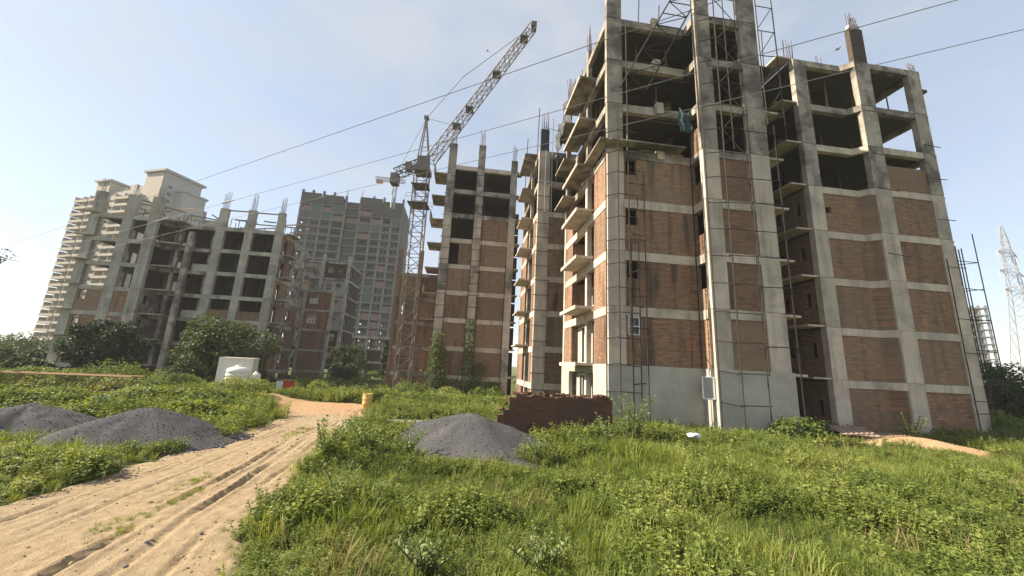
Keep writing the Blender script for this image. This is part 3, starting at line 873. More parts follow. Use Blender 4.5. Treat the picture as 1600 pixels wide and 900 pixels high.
leds = [((7.4, -1.5, w), (9.3, -1.5, w + .03)) for w in (4.4, 7.4, 9.0, 10.4, 12.0, 13.4, 16.3)]
scaffold('pipe rungs on the right column of the tower over the plain plaster', [(7.5, -1.5, 3.0, 17.6), (9.2, -1.5, 0, 16.9)], leds)
# pipes above the tower's right hand column
leds = [((8.9, -1.4, w), (10.1, -1.4, w + .05)) for w in (17.5, 19.6, 21.6, 23.4, 25.2)]
brs = [((9.0, -1.4, w), (10.0, -1.4, w + 1.6)) for w in (17.7, 19.8, 21.8, 23.6)]
scaffold('short pipe frame bracketed high on the right side of the tower', [(10.05, -1.4, 17.0, 28), (8.95, -1.4, 17.0, 26)], leds, 'pipe', brs)
# small frames at the tower's far left edge
leds = [((-.3, 8.9, w), (-1.8, 9.1, w + .4)) for w in (17.0, 19.5, 22.2)]
scaffold('thin poles poking out beyond the far balcony edge of the tower', [(-1.1, 9.0, 15, 23.5), (-1.65, 9.0, 15, 20.5)], leds, 'pipe_pale')

# leaning lattice frame on the upper storeys
def leaning(label, a, b, wid, n, mat):
    a, b = Vector(a), Vector(b)
    t = thing('leaning_hoist', label, 'steel frame', local(A, a.x, a.y, a.z), TH, 'steel frames leaning on the tower')
    d = b - a
    side = Vector((wid, 0, 0))
    for s_ in (0, 1):
        MB().tube([side * s_, side * s_ + d], .05, 6).build('chord', mat, t)
    for i in range(n):
        p0, p1 = d * (i / n), d * ((i + 1) / n)
        MB().tube([p0, side + p0], .03, 5).build('rung', mat, t)
        MB().tube([p0 if i % 2 else side + p0, side + p1 if i % 2 else p1], .025, 5).build('brace', mat, t)
    return t
leaning('dark lattice frame leaning steeply across the open top storeys', (.45, -.8, 18.6), (4.6, -.8, 27.0), 1.55, 9, 'pipe')

# hanging tarpaulins at the far upper corner
def sheet(name, label, cat, loc, rz, w, h, mat, amp=.08, group=None, sag=.15):
    m = MB()
    nu, nv = 14, 12
    vs = []
    for j in range(nv + 1):
        for i in range(nu + 1):
            u, v = i / nu, j / nv
            rag = .25 * h * vnoise(i * .6, 3.3, 1.0) * (1 - v)
            vs.append((w * u + .03 * math.sin(9 * v), amp * math.sin(11 * u + 3 * v) + amp * (vnoise(i, j, .5) - .5) * 2, h * v - rag * .5 - sag * math.sin(math.pi * u) * v))
    fs = [(j * (nu + 1) + i, j * (nu + 1) + i + 1, (j + 1) * (nu + 1) + i + 1, (j + 1) * (nu + 1) + i) for j in range(nv) for i in range(nu)]
    m.add(vs, fs)
    o = m.build(name, mat, None, True)
    md = o.modifiers.new('thick', 'SOLIDIFY'); md.thickness = .012
    o.location = loc; o.rotation_euler = (0, 0, rz)
    return tag(o, label, cat, group)
sheet('tarpaulin', 'dark ragged tarpaulin hanging at the far top corner of the tower', 'tarpaulin', local(A, -.35, 8.9, 21.4), TH - R(90), 3.4, 3.1, 'tarp', .14)
sheet('tarpaulin', 'dark ragged tarpaulin below the larger one on the balcony edge', 'tarpaulin', local(A, -.95, 8.6, 19.6), TH - R(90), 2.2, 1.9, 'tarp', .14)
sheet('hanging_cloth', 'blue green cloth slung in the open storey beside the middle column', 'cloth', local(A, 4.3, -.25, 16.8), TH, .7, 1.5, 'blue_cloth', .1, None, .5)

# ================================================================== middle block
B = thing('apartment_block', 'brown unfinished block behind the crane with ivy at its foot', 'building', (-8.45, 39.4, 0), TH)
BZ = [1.62 + 3 * k for k in range(9)]
BB = -1.4
for (a, b, c_, d, top) in ((.3, 1.2, 0, .4, 28.4), (3.75, 4.6, 0, .4, 28.6), (7.75, 8.5, 0, .4, 27.0)):
    column(B, a, b, c_, d, BZ, 'concrete', BB, top, lambda i: 'concrete_old' if i % 3 == 1 or i > 6 else 'concrete')
    rebar(B, a + .1, b - .1, c_, d, top, 2.0, 4)
for (a, b, c_, d) in ((.3, .7, 5, 5.4), (4, 4.4, 5, 5.4), (8.1, 8.5, 5, 5.4), (.3, .7, 10, 10.4), (8.1, 8.5, 10, 10.4)):
    column(B, a, b, c_, d, BZ, 'concrete_old', BB)
for k, z in enumerate(BZ):
    mm = 'concrete_old' if k in (6, 7) else 'concrete'
    box(B, 'beam', mm, 1.21, 3.74, .02, .36, z - .5, z - .01)
    box(B, 'beam', mm, 4.61, 7.74, .02, .36, z - .5, z - .01)
    box(B, 'beam', 'concrete_old', .32, .62, .41, 9.99, z - .5, z - .012)
    MB().box(.4, 8.45, .1, 10.3, z - .16, z).build('floor_slab', 'concrete_shade', B)
    box(B, 'ledge', 'concrete', 8.52, 9.15, .05, 1.2, z - .12, z - .03)
    if k > 1:
        box(B, 'balcony_slab', 'concrete_old', -1.5, .31, 2.2, 5.2, z - .1, z + .03)
        if k in (3, 6, 8):
            box(B, 'balcony_wall', 'concrete_old', -1.5, -1.38, 2.2, 5.2, z + .03, z + .95)
    z0 = BZ[k - 1] if k else BB
    if k <= 4:
        wall_u(B, 'brick_panel', 'brick_b', 1.2, 3.75, .08, .3, z0, z - .5)
    if k == 5:
        wall_u(B, 'brick_panel', 'brick_b', 2.3, 3.75, .08, .3, z0, z - .5)
    if k <= 6:
        wall_u(B, 'brick_panel', 'brick_b', 4.6, 7.75, .08, .3, z0, z - .5)
    wall_u(B, 'brick_panel', 'brick_in_shade', .8, 8.2, 4.6, 4.8, z0, z - .17)
    wall_v(B, 'brick_panel', 'brick_in_shade', .64, .8, .5, 4.6, z0, z - .17) if k > 6 else None
    wall_v(B, 'brick_panel', 'brick_in_shade', 4.1, 4.3, .6, 4.6, z0, z - .17)
    if k <= 6:
        wall_v(B, 'brick_panel', 'brick_b', .38, .58, .41, 9.9, z0, z - .5, [(2.8, 4.4, z0 + .2, z0 + 2.2)])
# right hand tower of the middle block, coming forward
for (a, b, c_, d, top) in ((9.3, 10.35, -9.6, -9.3, None), (13.5, 14.4, -9.6, -9.3, None)):
    column(B, a, b, c_, d, BZ[:8], 'concrete', BB, top)
for (a, b, c_, d) in ((9.3, 9.6, -6.0, -5.6), (9.3, 9.6, -1.4, -1.0)):
    column(B, a, b, c_, d, BZ[:8], 'concrete_old', BB)
for k, z in enumerate(BZ[:8]):
    mm = 'concrete_old' if k >= 6 else 'concrete'
    box(B, 'beam', mm, 10.36, 13.49, -9.58, -9.3, z - .5, z - .01)
    box(B, 'beam', mm, 9.32, 9.6, -9.29, -6.01, z - .5, z - .012)
    box(B, 'beam', mm, 9.32, 9.6, -5.59, -1.41, z - .5, z - .012)
    MB().box(9.4, 14.3, -9.5, .0, z - .16, z).build('floor_slab', 'concrete_shade', B)
    if k >= 1:
        box(B, 'balcony_slab', mm, 8.15, 9.31, -7.4, -4.4, z + .05, z + .17)
    z0 = BZ[k - 1] if k else BB
    if k <= 5:
        wall_u(B, 'brick_panel', 'brick', 10.35, 13.5, -9.53, -9.33, z0, z - .5)
        wall_v(B, 'brick_panel', 'brick', 9.35, 9.55, -9.3, -7.6, z0, z - .5)
        wall_v(B, 'brick_panel', 'brick', 9.35, 9.55, -4.2, -1.4, z0, z - .5)
    wall_v(B, 'brick_panel', 'brick_in_shade', 10.6, 10.8, -7.6, -1.4, z0, z - .17)
    wall_u(B, 'brick_panel', 'brick_in_shade', 9.6, 14.2, -1.4, -1.2, z0, z - .17)
    wall_u(B, 'brick_panel', 'brick_in_shade', 8.5, 9.6, 5.2, 5.4, z0, z - .17)
box(B, 'column', 'tarp', 9.4, 10.2, -9.55, -9.2, BZ[7], BZ[7] + 2.3)
rebar(B, 9.4, 10.2, -9.55, -9.2, BZ[7] + 2.3, 1.9, 4)
box(B, 'roof_slab', 'concrete_old', 8.3, 9.6, -7.2, -4.4, BZ[7] + .9, BZ[7] + 1.05)
for i, (u, v) in enumerate(((9.0, -9.9), (8.6, -6.0), (10.9, -9.8), (11.6, -9.8))):
    MB().tube([(u, v, BZ[6]), (u + .1, v, BZ[7] + 4.2 - .7 * i)], .04, 5).build('pole', 'pipe', B)
# rear left wing, lower, brown
for (a, b, c_, d) in ((-5.2, -4.8, 6, 6.4), (-2.6, -2.2, 6, 6.4)):
    column(B, a, b, c_, d, BZ[:6], 'brick_b', BB)
for k, z in enumerate(BZ[:5]):
    z0 = BZ[k - 1] if k else BB
    box(B, 'beam', 'concrete_old', -4.79, -2.61, 6.03, 6.35, z - .45, z - .01)
    box(B, 'beam', 'concrete_old', -2.19, .3, 6.03, 6.35, z - .45, z - .01)
    MB().box(-5.1, .3, 6.1, 12.0, z - .16, z).build('floor_slab', 'concrete_shade', B)
    wall_u(B, 'brick_panel', 'brick_b', -4.8, -2.6, 6.1, 6.3, z0, z - .45, [(-4.2, -3.2, z0 + .8, z0 + 2.0)] if k % 2 else [])
    wall_u(B, 'brick_panel', 'brick_b', -2.2, .3, 6.1, 6.3, z0, z - .45)
    wall_u(B, 'brick_panel', 'brick_b', -5, .3, 11.8, 12.0, z0, z - .17)
# pipe lines up the middle block's columns
for (u, w1) in ((1.25, 18), (3.7, 25), (4.75, 25), (7.6, 14), (.2, 16)):
    MB().tube([(u, -.12, BB), (u + .05, -.12, w1)], .035, 5).build('pole', 'pipe', B)
for i in range(20):
    w = -0.2 + 1.3 * i
    MB().tube([(3.55, -.15, w), (4.95, -.15, w + .03)], .03, 5).build('ledger', 'pipe', B)
    MB().tube([(.1, -.15, w), (1.35, -.15, w + .03)], .03, 5).build('ledger', 'pipe', B)
    if i < 16:
        MB().tube([(9.1, -9.75, w), (10.6, -9.75, w)], .03, 5).build('ledger', 'pipe', B)

# ================================================================== left block
C = thing('apartment_block', 'grey open frame block with rows of bare columns left of the far tower', 'building', (-38.8, 45.9, 0), TH)
CZ = [.85 + 3 * k for k in range(7)]
CB = -1.3
for (a, b, top) in ((0, 1.0, 21.4), (3.45, 4.4, 21.5), (7.15, 8.0, 21.5)):
    column(C, a, b, 0, .45, CZ, 'concrete_far', CB, top)
    rebar(C, a + .1, b - .1, 0, .4, top, 2.3, 4)
for (a, b, top) in ((-13.4, -12.4, 21.7), (-9.75, -8.65, 21.6), (-7.0, -5.85, 21.6)):
    column(C, a, b, -1.4, -.95, CZ, 'concrete_far', CB, top)
    rebar(C, a + .2, b - .2, -1.35, -1.0, top, 1.6, 3)
column(C, -2.95, -2.35, -.2, .25, CZ[:6], 'concrete_old', CB, 17.8)
column(C, -4.6, -4.2, .6, 1.0, CZ, 'concrete_old', CB, 20.2)
column(C, -1.3, -.95, 1.6, 2.0, CZ, 'concrete_old', CB, 20.6)
for (a, b, c_, d) in ((-6.25, -5.87, 2.2, 2.6), (-6.25, -5.87, 5.6, 6.0), (-9.6, -9.2, 4.5, 4.9), (-13.3, -12.9, 4.5, 4.9), (.1, .5, 4.6, 5.0), (3.7, 4.1, 4.6, 5.0), (7.6, 7.98, 4.2, 4.6), (7.6, 7.98, 8.4, 8.8), (.1, .5, 9.0, 9.4), (3.7, 4.1, 9.0, 9.4), (-3.2, -2.8, 5, 5.4), (-13.3, -12.9, 9.0, 9.4), (-9.6, -9.2, 9, 9.4)):
    column(C, a, b, c_, d, CZ, 'concrete_old', CB)
for k, z in enumerate(CZ):
    mm = 'concrete_far'
    for a, b in ((1.01, 3.44), (4.41, 7.14)):
        box(C, 'beam', mm, a, b, .03, .4, z - .5, z - .01)
    for a, b in ((-12.39, -9.76), (-8.64, -7.01)):
        box(C, 'beam', mm, a, b, -1.37, -.98, z - .5, z - .01)
    box(C, 'beam', 'concrete_old', -6.2, -5.88, -.94, 9.3, z - .5, z - .012)
    box(C, 'beam', 'concrete_old', -5.87, -.01, .6, .95, z - .45, z - .012)
    box(C, 'beam', 'concrete_old', 7.62, 7.97, .46, 8.3, z - .5, z - .012)
    MB().box(-13.3, -5.9, -1.3, 9.4, z - .16, z).build('floor_slab', 'concrete_shade', C)
    MB().box(.05, 7.95, .1, 9.4, z - .16, z).build('floor_slab', 'concrete_shade', C)
    MB().box(-5.86, .0, 2.6, 9.4, z - .16, z + .003).build('floor_slab', 'concrete_shade', C)
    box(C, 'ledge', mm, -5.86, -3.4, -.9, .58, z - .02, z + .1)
    MB().box(-5.86, -.02, .96, 2.59, z - .16, z - .001).build('floor_slab', 'concrete_shade', C)
    if k > 0 and k % 2 == 0:
        box(C, 'parapet', 'concrete_far', -2.3, -.05, .62, .8, z, z + .9)
    box(C, 'ledge', mm, 8.02, 9.1, 1.0, 3.2, z - .05, z + .07)
    box(C, 'ledge', mm, -14.2, -12.4, -1.9, -1.42, z + .0, z + .11)
    z0 = CZ[k - 1] if k else CB
    if k <= 3:
        wall_u(C, 'brick_panel', 'brick_b', -12.4, -9.75, -1.3, -1.1, z0, z - .5, [(-12.2, -11.5, z0 + 1.3, z0 + 2.4)])
        wall_u(C, 'brick_panel', 'brick_b', -8.65, -7.0, -1.3, -1.1, z0, z - .5)
        wall_v(C, 'brick_panel', 'concrete_old', -6.15, -5.95, -.94, 2.2, z0, z - .5, [(-.5, .2, z0 + 1.2, z0 + 2.3)])
        wall_v(C, 'brick_panel', 'concrete_old', -6.15, -5.95, 2.6, 5.6, z0, z - .5, [(4.4, 5.4, z0 + .2, z0 + 2.2)])
    if k <= 2:
        wall_u(C, 'brick_panel', 'brick_b', 1.0, 3.45, .1, .3, z0, z - .5)
        wall_u(C, 'brick_panel', 'brick_b', 4.4, 7.15, .1, .3, z0, z - .5)
    if k == 3:
        wall_u(C, 'brick_panel', 'brick_b', 1.0, 3.45, .1, .3, z0, z0 + 1.15)
        wall_u(C, 'brick_panel', 'brick_b', 4.4, 7.15, .1, .3, z0, z0 + 1.1)
    wall_u(C, 'brick_panel', 'brick_in_shade', .3, 7.6, 5.1, 5.3, z0, z - .17, [(5.4, 6.2, z0, z0 + 2.0)])
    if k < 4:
        wall_u(C, 'brick_panel', 'brick_in_shade', -13, -6.2, 7.0, 7.2, z0, z - .17, [(-12.6, -11.2, z0 + .5, z0 + 2.2), (-8.6, -7.4, z0 + .7, z0 + 2.0)])
    wall_u(C, 'brick_panel', 'brick_in_shade', -5.9, 0, 6.0, 6.2, z0, z - .17)
    wall_v(C, 'brick_panel', 'brick_in_shade', .12, .32, .46, 4.55, z0, z - .17)  # added wall, keeps the sun out of the right bays
    wall_v(C, 'brick_panel', 'brick_in_shade', .12, .32, 5.3, 9.0, z0, z - .17)  # rear half of the added sun-blocking side wall
    wall_v(C, 'brick_panel', 'brick_in_shade', 4.0, 4.15, 1.6, 4.55, z0, z - .17)
    wall_v(C, 'brick_panel', 'brick_in_shade', -9.1, -8.95, 1.0, 6.9, z0, z - .17) if k < 6 else None
    wall_v(C, 'brick_panel', 'brick_b', 7.66, 7.9, .46, 4.1, z0, z - .5, [(1.4, 2.4, z0, z0 + 2.1)])
    wall_v(C, 'brick_panel', 'brick_b' if k < 4 else 'concrete_old', 7.66, 7.9, 4.61, 8.3, z0, z - .5, [(5.2, 6.4, z0 + .9, z0 + 2.1)])
# rear stair bay on the right side
for k in range(5):
    z0, z = (CZ[k - 1] if k else CB), CZ[k]
    wall_u(C, 'brick_panel', 'brick_b', 8.7, 12.3, 9.0, 9.2, z0, z - .3, [(9.3, 10.4, z0 + 1.0, z0 + 2.3)] if k > 2 else [])
    box(C, 'beam', 'concrete_far', 8.7, 12.3, 8.97, 9.3, z - .3, z)
    window_u(C, 9.3, 10.4, 8.96, z0 + .9, z0 + 1.6, 1, .12, False) if k > 2 else None
for a in (8.3, 12.31):
    column(C, a, a + .4, 8.9, 9.3, CZ[:5], 'concrete_far', CB)
# clutter of poles and planks on the roof of the left block
for i in range(70):
    u = random.uniform(-12.5, 8); v = random.uniform(1, 8)
    z = CZ[6]
    if i % 3:
        MB().tube([(u, v, z), (u + random.uniform(-.2, .2), v, z + random.uniform(1.2, 2.6))], .045, 5).build('prop', 'rebar', C)
    else:
        MB().bar((u, v, z + 1.7 + random.random()), (u + random.uniform(1.5, 3.5), v + random.uniform(-1, 1), z + 1.6 + random.random()), .09, .16).build('plank', 'timber', C)
for a, b in (((1, .2), (3.4, .2)), ((4.4, .2), (7.2, .2)), ((1, 5), (8, 5.2)), ((-12, .5), (-7, 1.5)), ((-9, -1), (-6, 3))):
    MB().bar((a[0], a[1], CZ[6] + 2.35), (b[0], b[1], CZ[6] + 2.4), .12, .14).build('plank', 'timber', C)

# ================================================================== finished tower far left
PHI = R(-14)
D = thing('residential_tower', 'tall cream finished tower with stacked balconies far behind the left block', 'building', (-146.2, 140.9, -1), PHI)
DH = 66.0
box(D, 'wall', 'd_wall', -44, 0, 1.6, 20, 0, DH)
box(D, 'wall', 'offwhite', -10, .3, 1.2, 15.5, DH - 30, 76)
box(D, 'wall', 'cream', -10.3, -.3, .9, 1.19, DH - 30, 75.6)
box(D, 'roof_slab', 'offwhite', -11.2, 1.3, .1, 16.6, 76, 76.9)
box(D, 'roof_slab', 'offwhite', .31, 5.2, 6.0, 16.0, 69.0, 69.8)
box(D, 'wall', 'offwhite', .31, 4.6, 6.6, 15.4, DH - 30, 69.0)
box(D, 'wall', 'cream', -38, -30, .6, 12, DH - 2, 73.5)
box(D, 'roof_slab', 'offwhite', -39, -29, -.2, 13, 73.5, 74.3)
box(D, 'roof_slab', 'offwhite', -45, -38.2, .2, 13, DH, DH + .7)
box(D, 'parapet', 'offwhite', -29.8, -11, 1.7, 3, DH, DH + 3.2)
for i, (u, h) in enumerate(((-28, 2.2), (-22, 3.4), (-17, 2.4))):
    box(D, 'roof_room', 'cream', u, u + 3.6, 3.2, 8, DH, DH + 3.2 + h)
slab_me = MB().box(0, 8.2, -2.2, 1.59, 0, .3).box(0, 8.2, -2.2, -2.05, .3, 1.05).box(0, .25, -2.0, 1.58, .301, 2.7).box(5.0, 5.3, -1.9, 1.58, .301, 2.7).mesh('balcony', 'cream')
bay_me = MB().box(0, 3.0, -.9, 1.59, 0, 2.2).mesh('bay_window', 'cream')
glass_me = MB().box(0, 4.6, 1.5, 1.62, .4, 2.5).mesh('window', 'dark_glass')
for f in range(21):
    z = 2.2 + 3.05 * f
    for j, u in enumerate((-44, -34.5, -20)):
        o = link('balcony', slab_me, D); o.location = (u + (f % 2) * .4, -.3 * (j % 2), z)
        o = link('window', glass_me, D); o.location = (u + 1.6, 0, z)
    o = link('bay_window', bay_me, D); o.location = (-24.5, 0, z + .4)
    o = link('bay_window', bay_me, D); o.location = (-11, 0, z + .4)
side_me = MB().box(0, .2, 0, 1.5, 0, 1.3).mesh('window', 'dark_glass')
for f in range(9):
    for j in range(3):
        o = link('window', side_me, D); o.location = (.15, 3.0 + 3.6 * j, 45 + 3.05 * f)

# ================================================================== far tower under construction
E_ = thing('tower_under_construction', 'tall grey tower under construction with green netting in the distance', 'building', (-80.0, 129.3, -1.5), R(8))
NF, EW = 21, 36.6
bays = [0, 3.6, 7.4, 11.2, 15.6, 21.0, 25.6, 29.4, 33.0, EW]
for f in range(NF + 1):
    z = 3.0 * f
    if f == NF:
        MB().box(0, 15.5, 0, 16, z, z + .35).box(21, EW, 0, 16, z, z + .35).build('floor_slab', 'e_conc', E_)
    else:
        MB().box(-.3, 15.6, -.6, 16, z, z + .35).box(15.6, 21, .8, 16, z, z + .35).box(21, EW + .3, -.6, 16, z, z + .35).build('floor_slab', 'e_conc', E_)
for i, u in enumerate(bays):
    tp = 3.0 * NF + (1.6 if i in (4, 5) else 2.6)
    box(E_, 'column', 'e_conc', u - .35, u + .35, -.25, .55, 0, tp)
for i in (4, 5):
    rebar(E_, bays[i] - .4, bays[i] + .4, 0, .5, 3.0 * NF + 1.6, 3.0, 3)
pan = {
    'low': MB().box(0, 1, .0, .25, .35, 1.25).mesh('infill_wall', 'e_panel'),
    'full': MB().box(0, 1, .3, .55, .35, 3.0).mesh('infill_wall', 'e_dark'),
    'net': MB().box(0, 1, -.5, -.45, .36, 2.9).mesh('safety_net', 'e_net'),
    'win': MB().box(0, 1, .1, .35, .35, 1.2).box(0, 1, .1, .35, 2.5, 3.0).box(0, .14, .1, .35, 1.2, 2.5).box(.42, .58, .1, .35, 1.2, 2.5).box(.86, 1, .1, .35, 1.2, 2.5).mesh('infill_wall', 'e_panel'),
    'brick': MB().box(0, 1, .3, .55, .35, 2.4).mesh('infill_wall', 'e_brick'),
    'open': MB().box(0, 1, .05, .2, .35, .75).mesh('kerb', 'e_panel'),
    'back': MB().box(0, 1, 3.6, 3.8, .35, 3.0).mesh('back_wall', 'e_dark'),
}
plan_ = ['win', 'win', 'low', 'open', 'full', 'open', 'low', 'win', 'win']
rr = random.Random(5)
for f in range(NF):
    for b in range(9):
        k = plan_[b]
        if f >= 18 and b != 4: k = rr.choice(['net', 'net', 'brick', 'low'])
        elif f >= 8 and b in (2, 3, 5, 6) and rr.random() < .5: k = rr.choice(['net', 'net', 'open', 'full'])
        elif f < 8 and b in (3, 4) and rr.random() < .6: k = 'brick'
        elif rr.random() < .12: k = 'brick'
        w = bays[b + 1] - bays[b] - .72
        for kk in (k, 'back'):
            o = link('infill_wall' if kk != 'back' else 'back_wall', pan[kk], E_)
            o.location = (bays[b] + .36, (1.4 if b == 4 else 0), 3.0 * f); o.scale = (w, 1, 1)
for f, u0, u1 in ((20, 0, 7), (20, 7.6, 15), (20, 21.2, 29), (20, 29.4, 36.4), (19, 25.6, 36.4)):
    box(E_, 'formwork', 'e_dark', u0, u1, -.9, -.65, 3.0 * f + .6, 3.0 * f + 3.6 + rr.random() * 1.0)
box(E_, 'hoist_shaft', 'e_conc', EW + .4, EW + 1.6, 1, 2.2, 0, 3.0 * 19)
wall_v(E_, 'side_wall', 'e_panel', EW + .3, EW + .5, .6, 16, 0, 3 * NF)
# podium frame before the far tower
PD = thing('podium_frame', 'low dark two storey open frame at the foot of the far tower', 'building', (-52.0, 92.0, -1.4), R(8))
for u in range(0, 26, 4):
    for v in (0, 6):
        box(PD, 'column', 'concrete_old', u, u + .6, v, v + .6, 0, 9.2)
for z in (3.2, 6.4, 9.2):
    box(PD, 'floor_slab', 'concrete_old', -1, 26, -1, 8, z, z + .5)
box(PD, 'wall', 'concrete_old', 1, 9, 1.0, 1.3, 3.7, 6.39)
box(PD, 'wall', 'brick_b', 13, 24, 5.0, 5.3, 0, 6.39)

# mid-distance dark brick blocks half hidden between the left block and the far tower
F_ = thing('apartment_block', 'narrow dark unfinished block squeezed between left block and far tower', 'building', (-38.5, 64.0, -1.3), R(7))
for k in range(7):
    z = 3.0 * (k + 1)
    box(F_, 'floor_slab', 'concrete_old', 0, 9, 0, 8, z - .3, z)
    wall_u(F_, 'brick_panel', 'concrete_old' if k > 1 else 'brick_in_shade', .5, 4.2, .3, .5, z - 3, z - .301, [(1.2, 2.4, z - 2.1, z - .9)])
    wall_u(F_, 'brick_panel', 'offwhite' if k in (3, 4, 5) else 'brick_in_shade', 4.8, 8.6, .3, .5, z - 3, z - .301, [(5.3, 6.3, z - 2.1, z - .9), (7.0, 7.9, z - 2.1, z - .9)])
    wall_v(F_, 'brick_panel', 'brick_in_shade', 8.6, 8.8, .5, 7.8, z - 3, z - .301, [(2, 3.2, z - 2.1, z - .9)])
for u in (0, 4.2, 8.61):
    column(F_, u, u + .55, -.1, .29, [3.0 * i for i in range(1, 8)], 'concrete_far', 0, 22.2)

# distant block at the right edge
H_ = thing('distant_tower', 'pale hazy unfinished tower far off beside the scaffold at right', 'building', (193.0, 152.0, 0), R(-20))
for f in range(12):
    box(H_, 'floor_slab', 'e_conc', 0, 5.4, 0, 6, 3 * f + 2.6, 3 * f + 3)
for u in (0.2, 2.4, 4.6):
    for v in (.3, 5.1):
        box(H_, 'column', 'e_conc', u, u + .6, v, v + .6, 0, 37)


# ================================================================== cranes
def lattice(m, a, b, w, n, chord, web, taper=1.0):
    """square lattice boom from a to b into collector m"""
    a, b = Vector(a), Vector(b)
    d = (b - a).normalized()
    up = Vector((0, 1, 0)) if abs(d.z) > .3 else Vector((0, 0, 1))
    r = d.cross(up).normalized(); u = r.cross(d).normalized()
    cs = [(-1, -1), (1, -1), (1, 1), (-1, 1)]
    def P(i, t, k=1.0):
        ww = w / 2 * (1 + (taper - 1) * t)
        return a + (b - a) * t + r * cs[i][0] * ww + u * cs[i][1] * ww
    for i in range(4):
        m.tube([P(i, 0), P(i, 1)], chord, 5)
    for k in range(n):
        t0, t1 = k / n, (k + 1) / n
        for i in range(4):
            j = (i + 1) % 4
            m.tube([P(i, t0), P(j, t0)], web, 4)
            m.tube([P(i, t0) if k % 2 else P(j, t0), P(j, t1) if k % 2 else P(i, t1)], web, 4)
    return P

CX, CY = -11.88, 43.3
K = thing('tower_crane', 'brown lattice tower crane with raised jib beside the middle block', 'crane', (CX, CY, -.97), R(2))
K.scale = (.921, .921, .921)
m = MB(); lattice(m, (0, 0, 0), (-.3, 0, 29.6), 1.75, 20, .085, .045); m.build('mast', 'crane', K)
MB().box(-1.3, .8, -1.1, 1.1, 29.6, 30.3).box(-1.0, .5, -.8, .8, 30.3, 31.9).build('slewing_unit', 'crane_dark', K)
MB().box(-1.6, 1.0, -1.3, 1.3, 24.8, 24.9).box(-1.4, .8, -1.1, 1.1, 27.6, 27.68).build('platform', 'crane_dark', K)
m = MB()
for s_ in (-1.48, 1.48):
    for z in (25.5, 26.0): m.tube([(-1.8, s_, z), (1.2, s_, z)], .03, 4)
    for x in (-1.8, -.3, 1.2): m.tube([(x, s_, 25), (x, s_, 26)], .03, 4)
m.build('railing', 'crane', K)
m = MB(); lattice(m, (-.4, 0, 31.2), (-3.9, 0, 29.3), 1.1, 5, .08, .045); m.build('counter_jib', 'crane_dark', K)
MB().box(-4.4, -3.4, -.6, .6, 27.7, 29.2).build('counterweight', 'crane_dark', K)
MB().box(-2.6, -1.8, -.55, .55, 29.9, 31.0).build('winch_house', 'crane', K)
m = MB()
for s_ in (-.6, .6):
    m.tube([(-1.0, s_, 31.8), (-.5, s_ * .4, 38.2)], .09, 5)
    m.tube([(.4, s_, 31.8), (-.5, s_ * .4, 38.2)], .09, 5)
    for q_ in (.25, .5, .75):
        m.tube([(-1.0 + .5 * q_, s_ * (1 - .6 * q_), 31.8 + 6.4 * q_), (.4 - .9 * q_, s_ * (1 - .6 * q_), 31.8 + 6.4 * q_)], .04, 4)
m.box(-.8, -.2, -.35, .35, 38.1, 38.5)
m.build('apex_frame', 'crane', K)
m = MB(); lattice(m, (0.6, 0, 31.6), (14.2, 0, 55.4), 1.25, 22, .085, .042, .85); m.build('jib', 'crane', K)
MB().box(13.9, 14.7, -.6, .6, 55.1, 55.9).build('jib_head', 'crane_dark', K)
for q_ in (.24, .36, .62, .90):
    MB().box(.6 + 13.6 * q_ - .55, .6 + 13.6 * q_ + .55, -.7, .7, 31.6 + 23.8 * q_ - .1, 31.6 + 23.8 * q_ + .12).build('jib_platform', 'crane_dark', K)
MB().tube([(-.5, 0, 38.3), (4.2, -.2, 45.4), (12.0, -.2, 53.2)], .045, 5).build('pendant_rope', 'crane_dark', K)
MB().tube([(-.5, 0, 38.3), (3.0, -.2, 37.4)], .03, 4).build('rope', 'crane_dark', K)
MB().tube([(-3.8, 0, 29.4), (-.5, 0, 38.3)], .04, 4).build('rope', 'crane_dark', K)
K2 = thing('tower_crane', 'small reddish crane jib on top of the far tower', 'crane', (-46.6, 131.0, 61.8), R(190))
m = MB(); lattice(m, (0, 0, -3), (0, 0, 8.6), 1.3, 8, .12, .07); m.build('mast', 'pylon', K2)
m = MB(); lattice(m, (-3.5, 0, 8.4), (7.5, 0, 8.4), 1.1, 9, .10, .06); m.build('jib', 'pylon', K2)
MB().box(4.6, 7.0, -.4, .4, 6.6, 7.9).build('counterweight', 'crane_red', K2)

# rusty lattice section lying in the weeds
t = thing('lattice_section', 'rusty yellow steel lattice section lying in the weeds at left', 'steel frame', (-24.9, 18.4, .70), R(3))
for y_ in (0, .7):
    for z_ in (0, .72):
        MB().tube([(0, y_, z_), (6.6, y_, z_ + .05)], .04, 6).build('chord', 'rust_yellow', t)
for i in range(7):
    x = .3 + i * .9
    for y_ in (0, .7):
        MB().tube([(x, y_, 0), (x + .45, y_, .72)], .024, 5).build('brace', 'rust_yellow', t)
        MB().tube([(x + .45, y_, .72), (x + .9, y_, 0)], .024, 5).build('brace', 'rust_yellow', t)

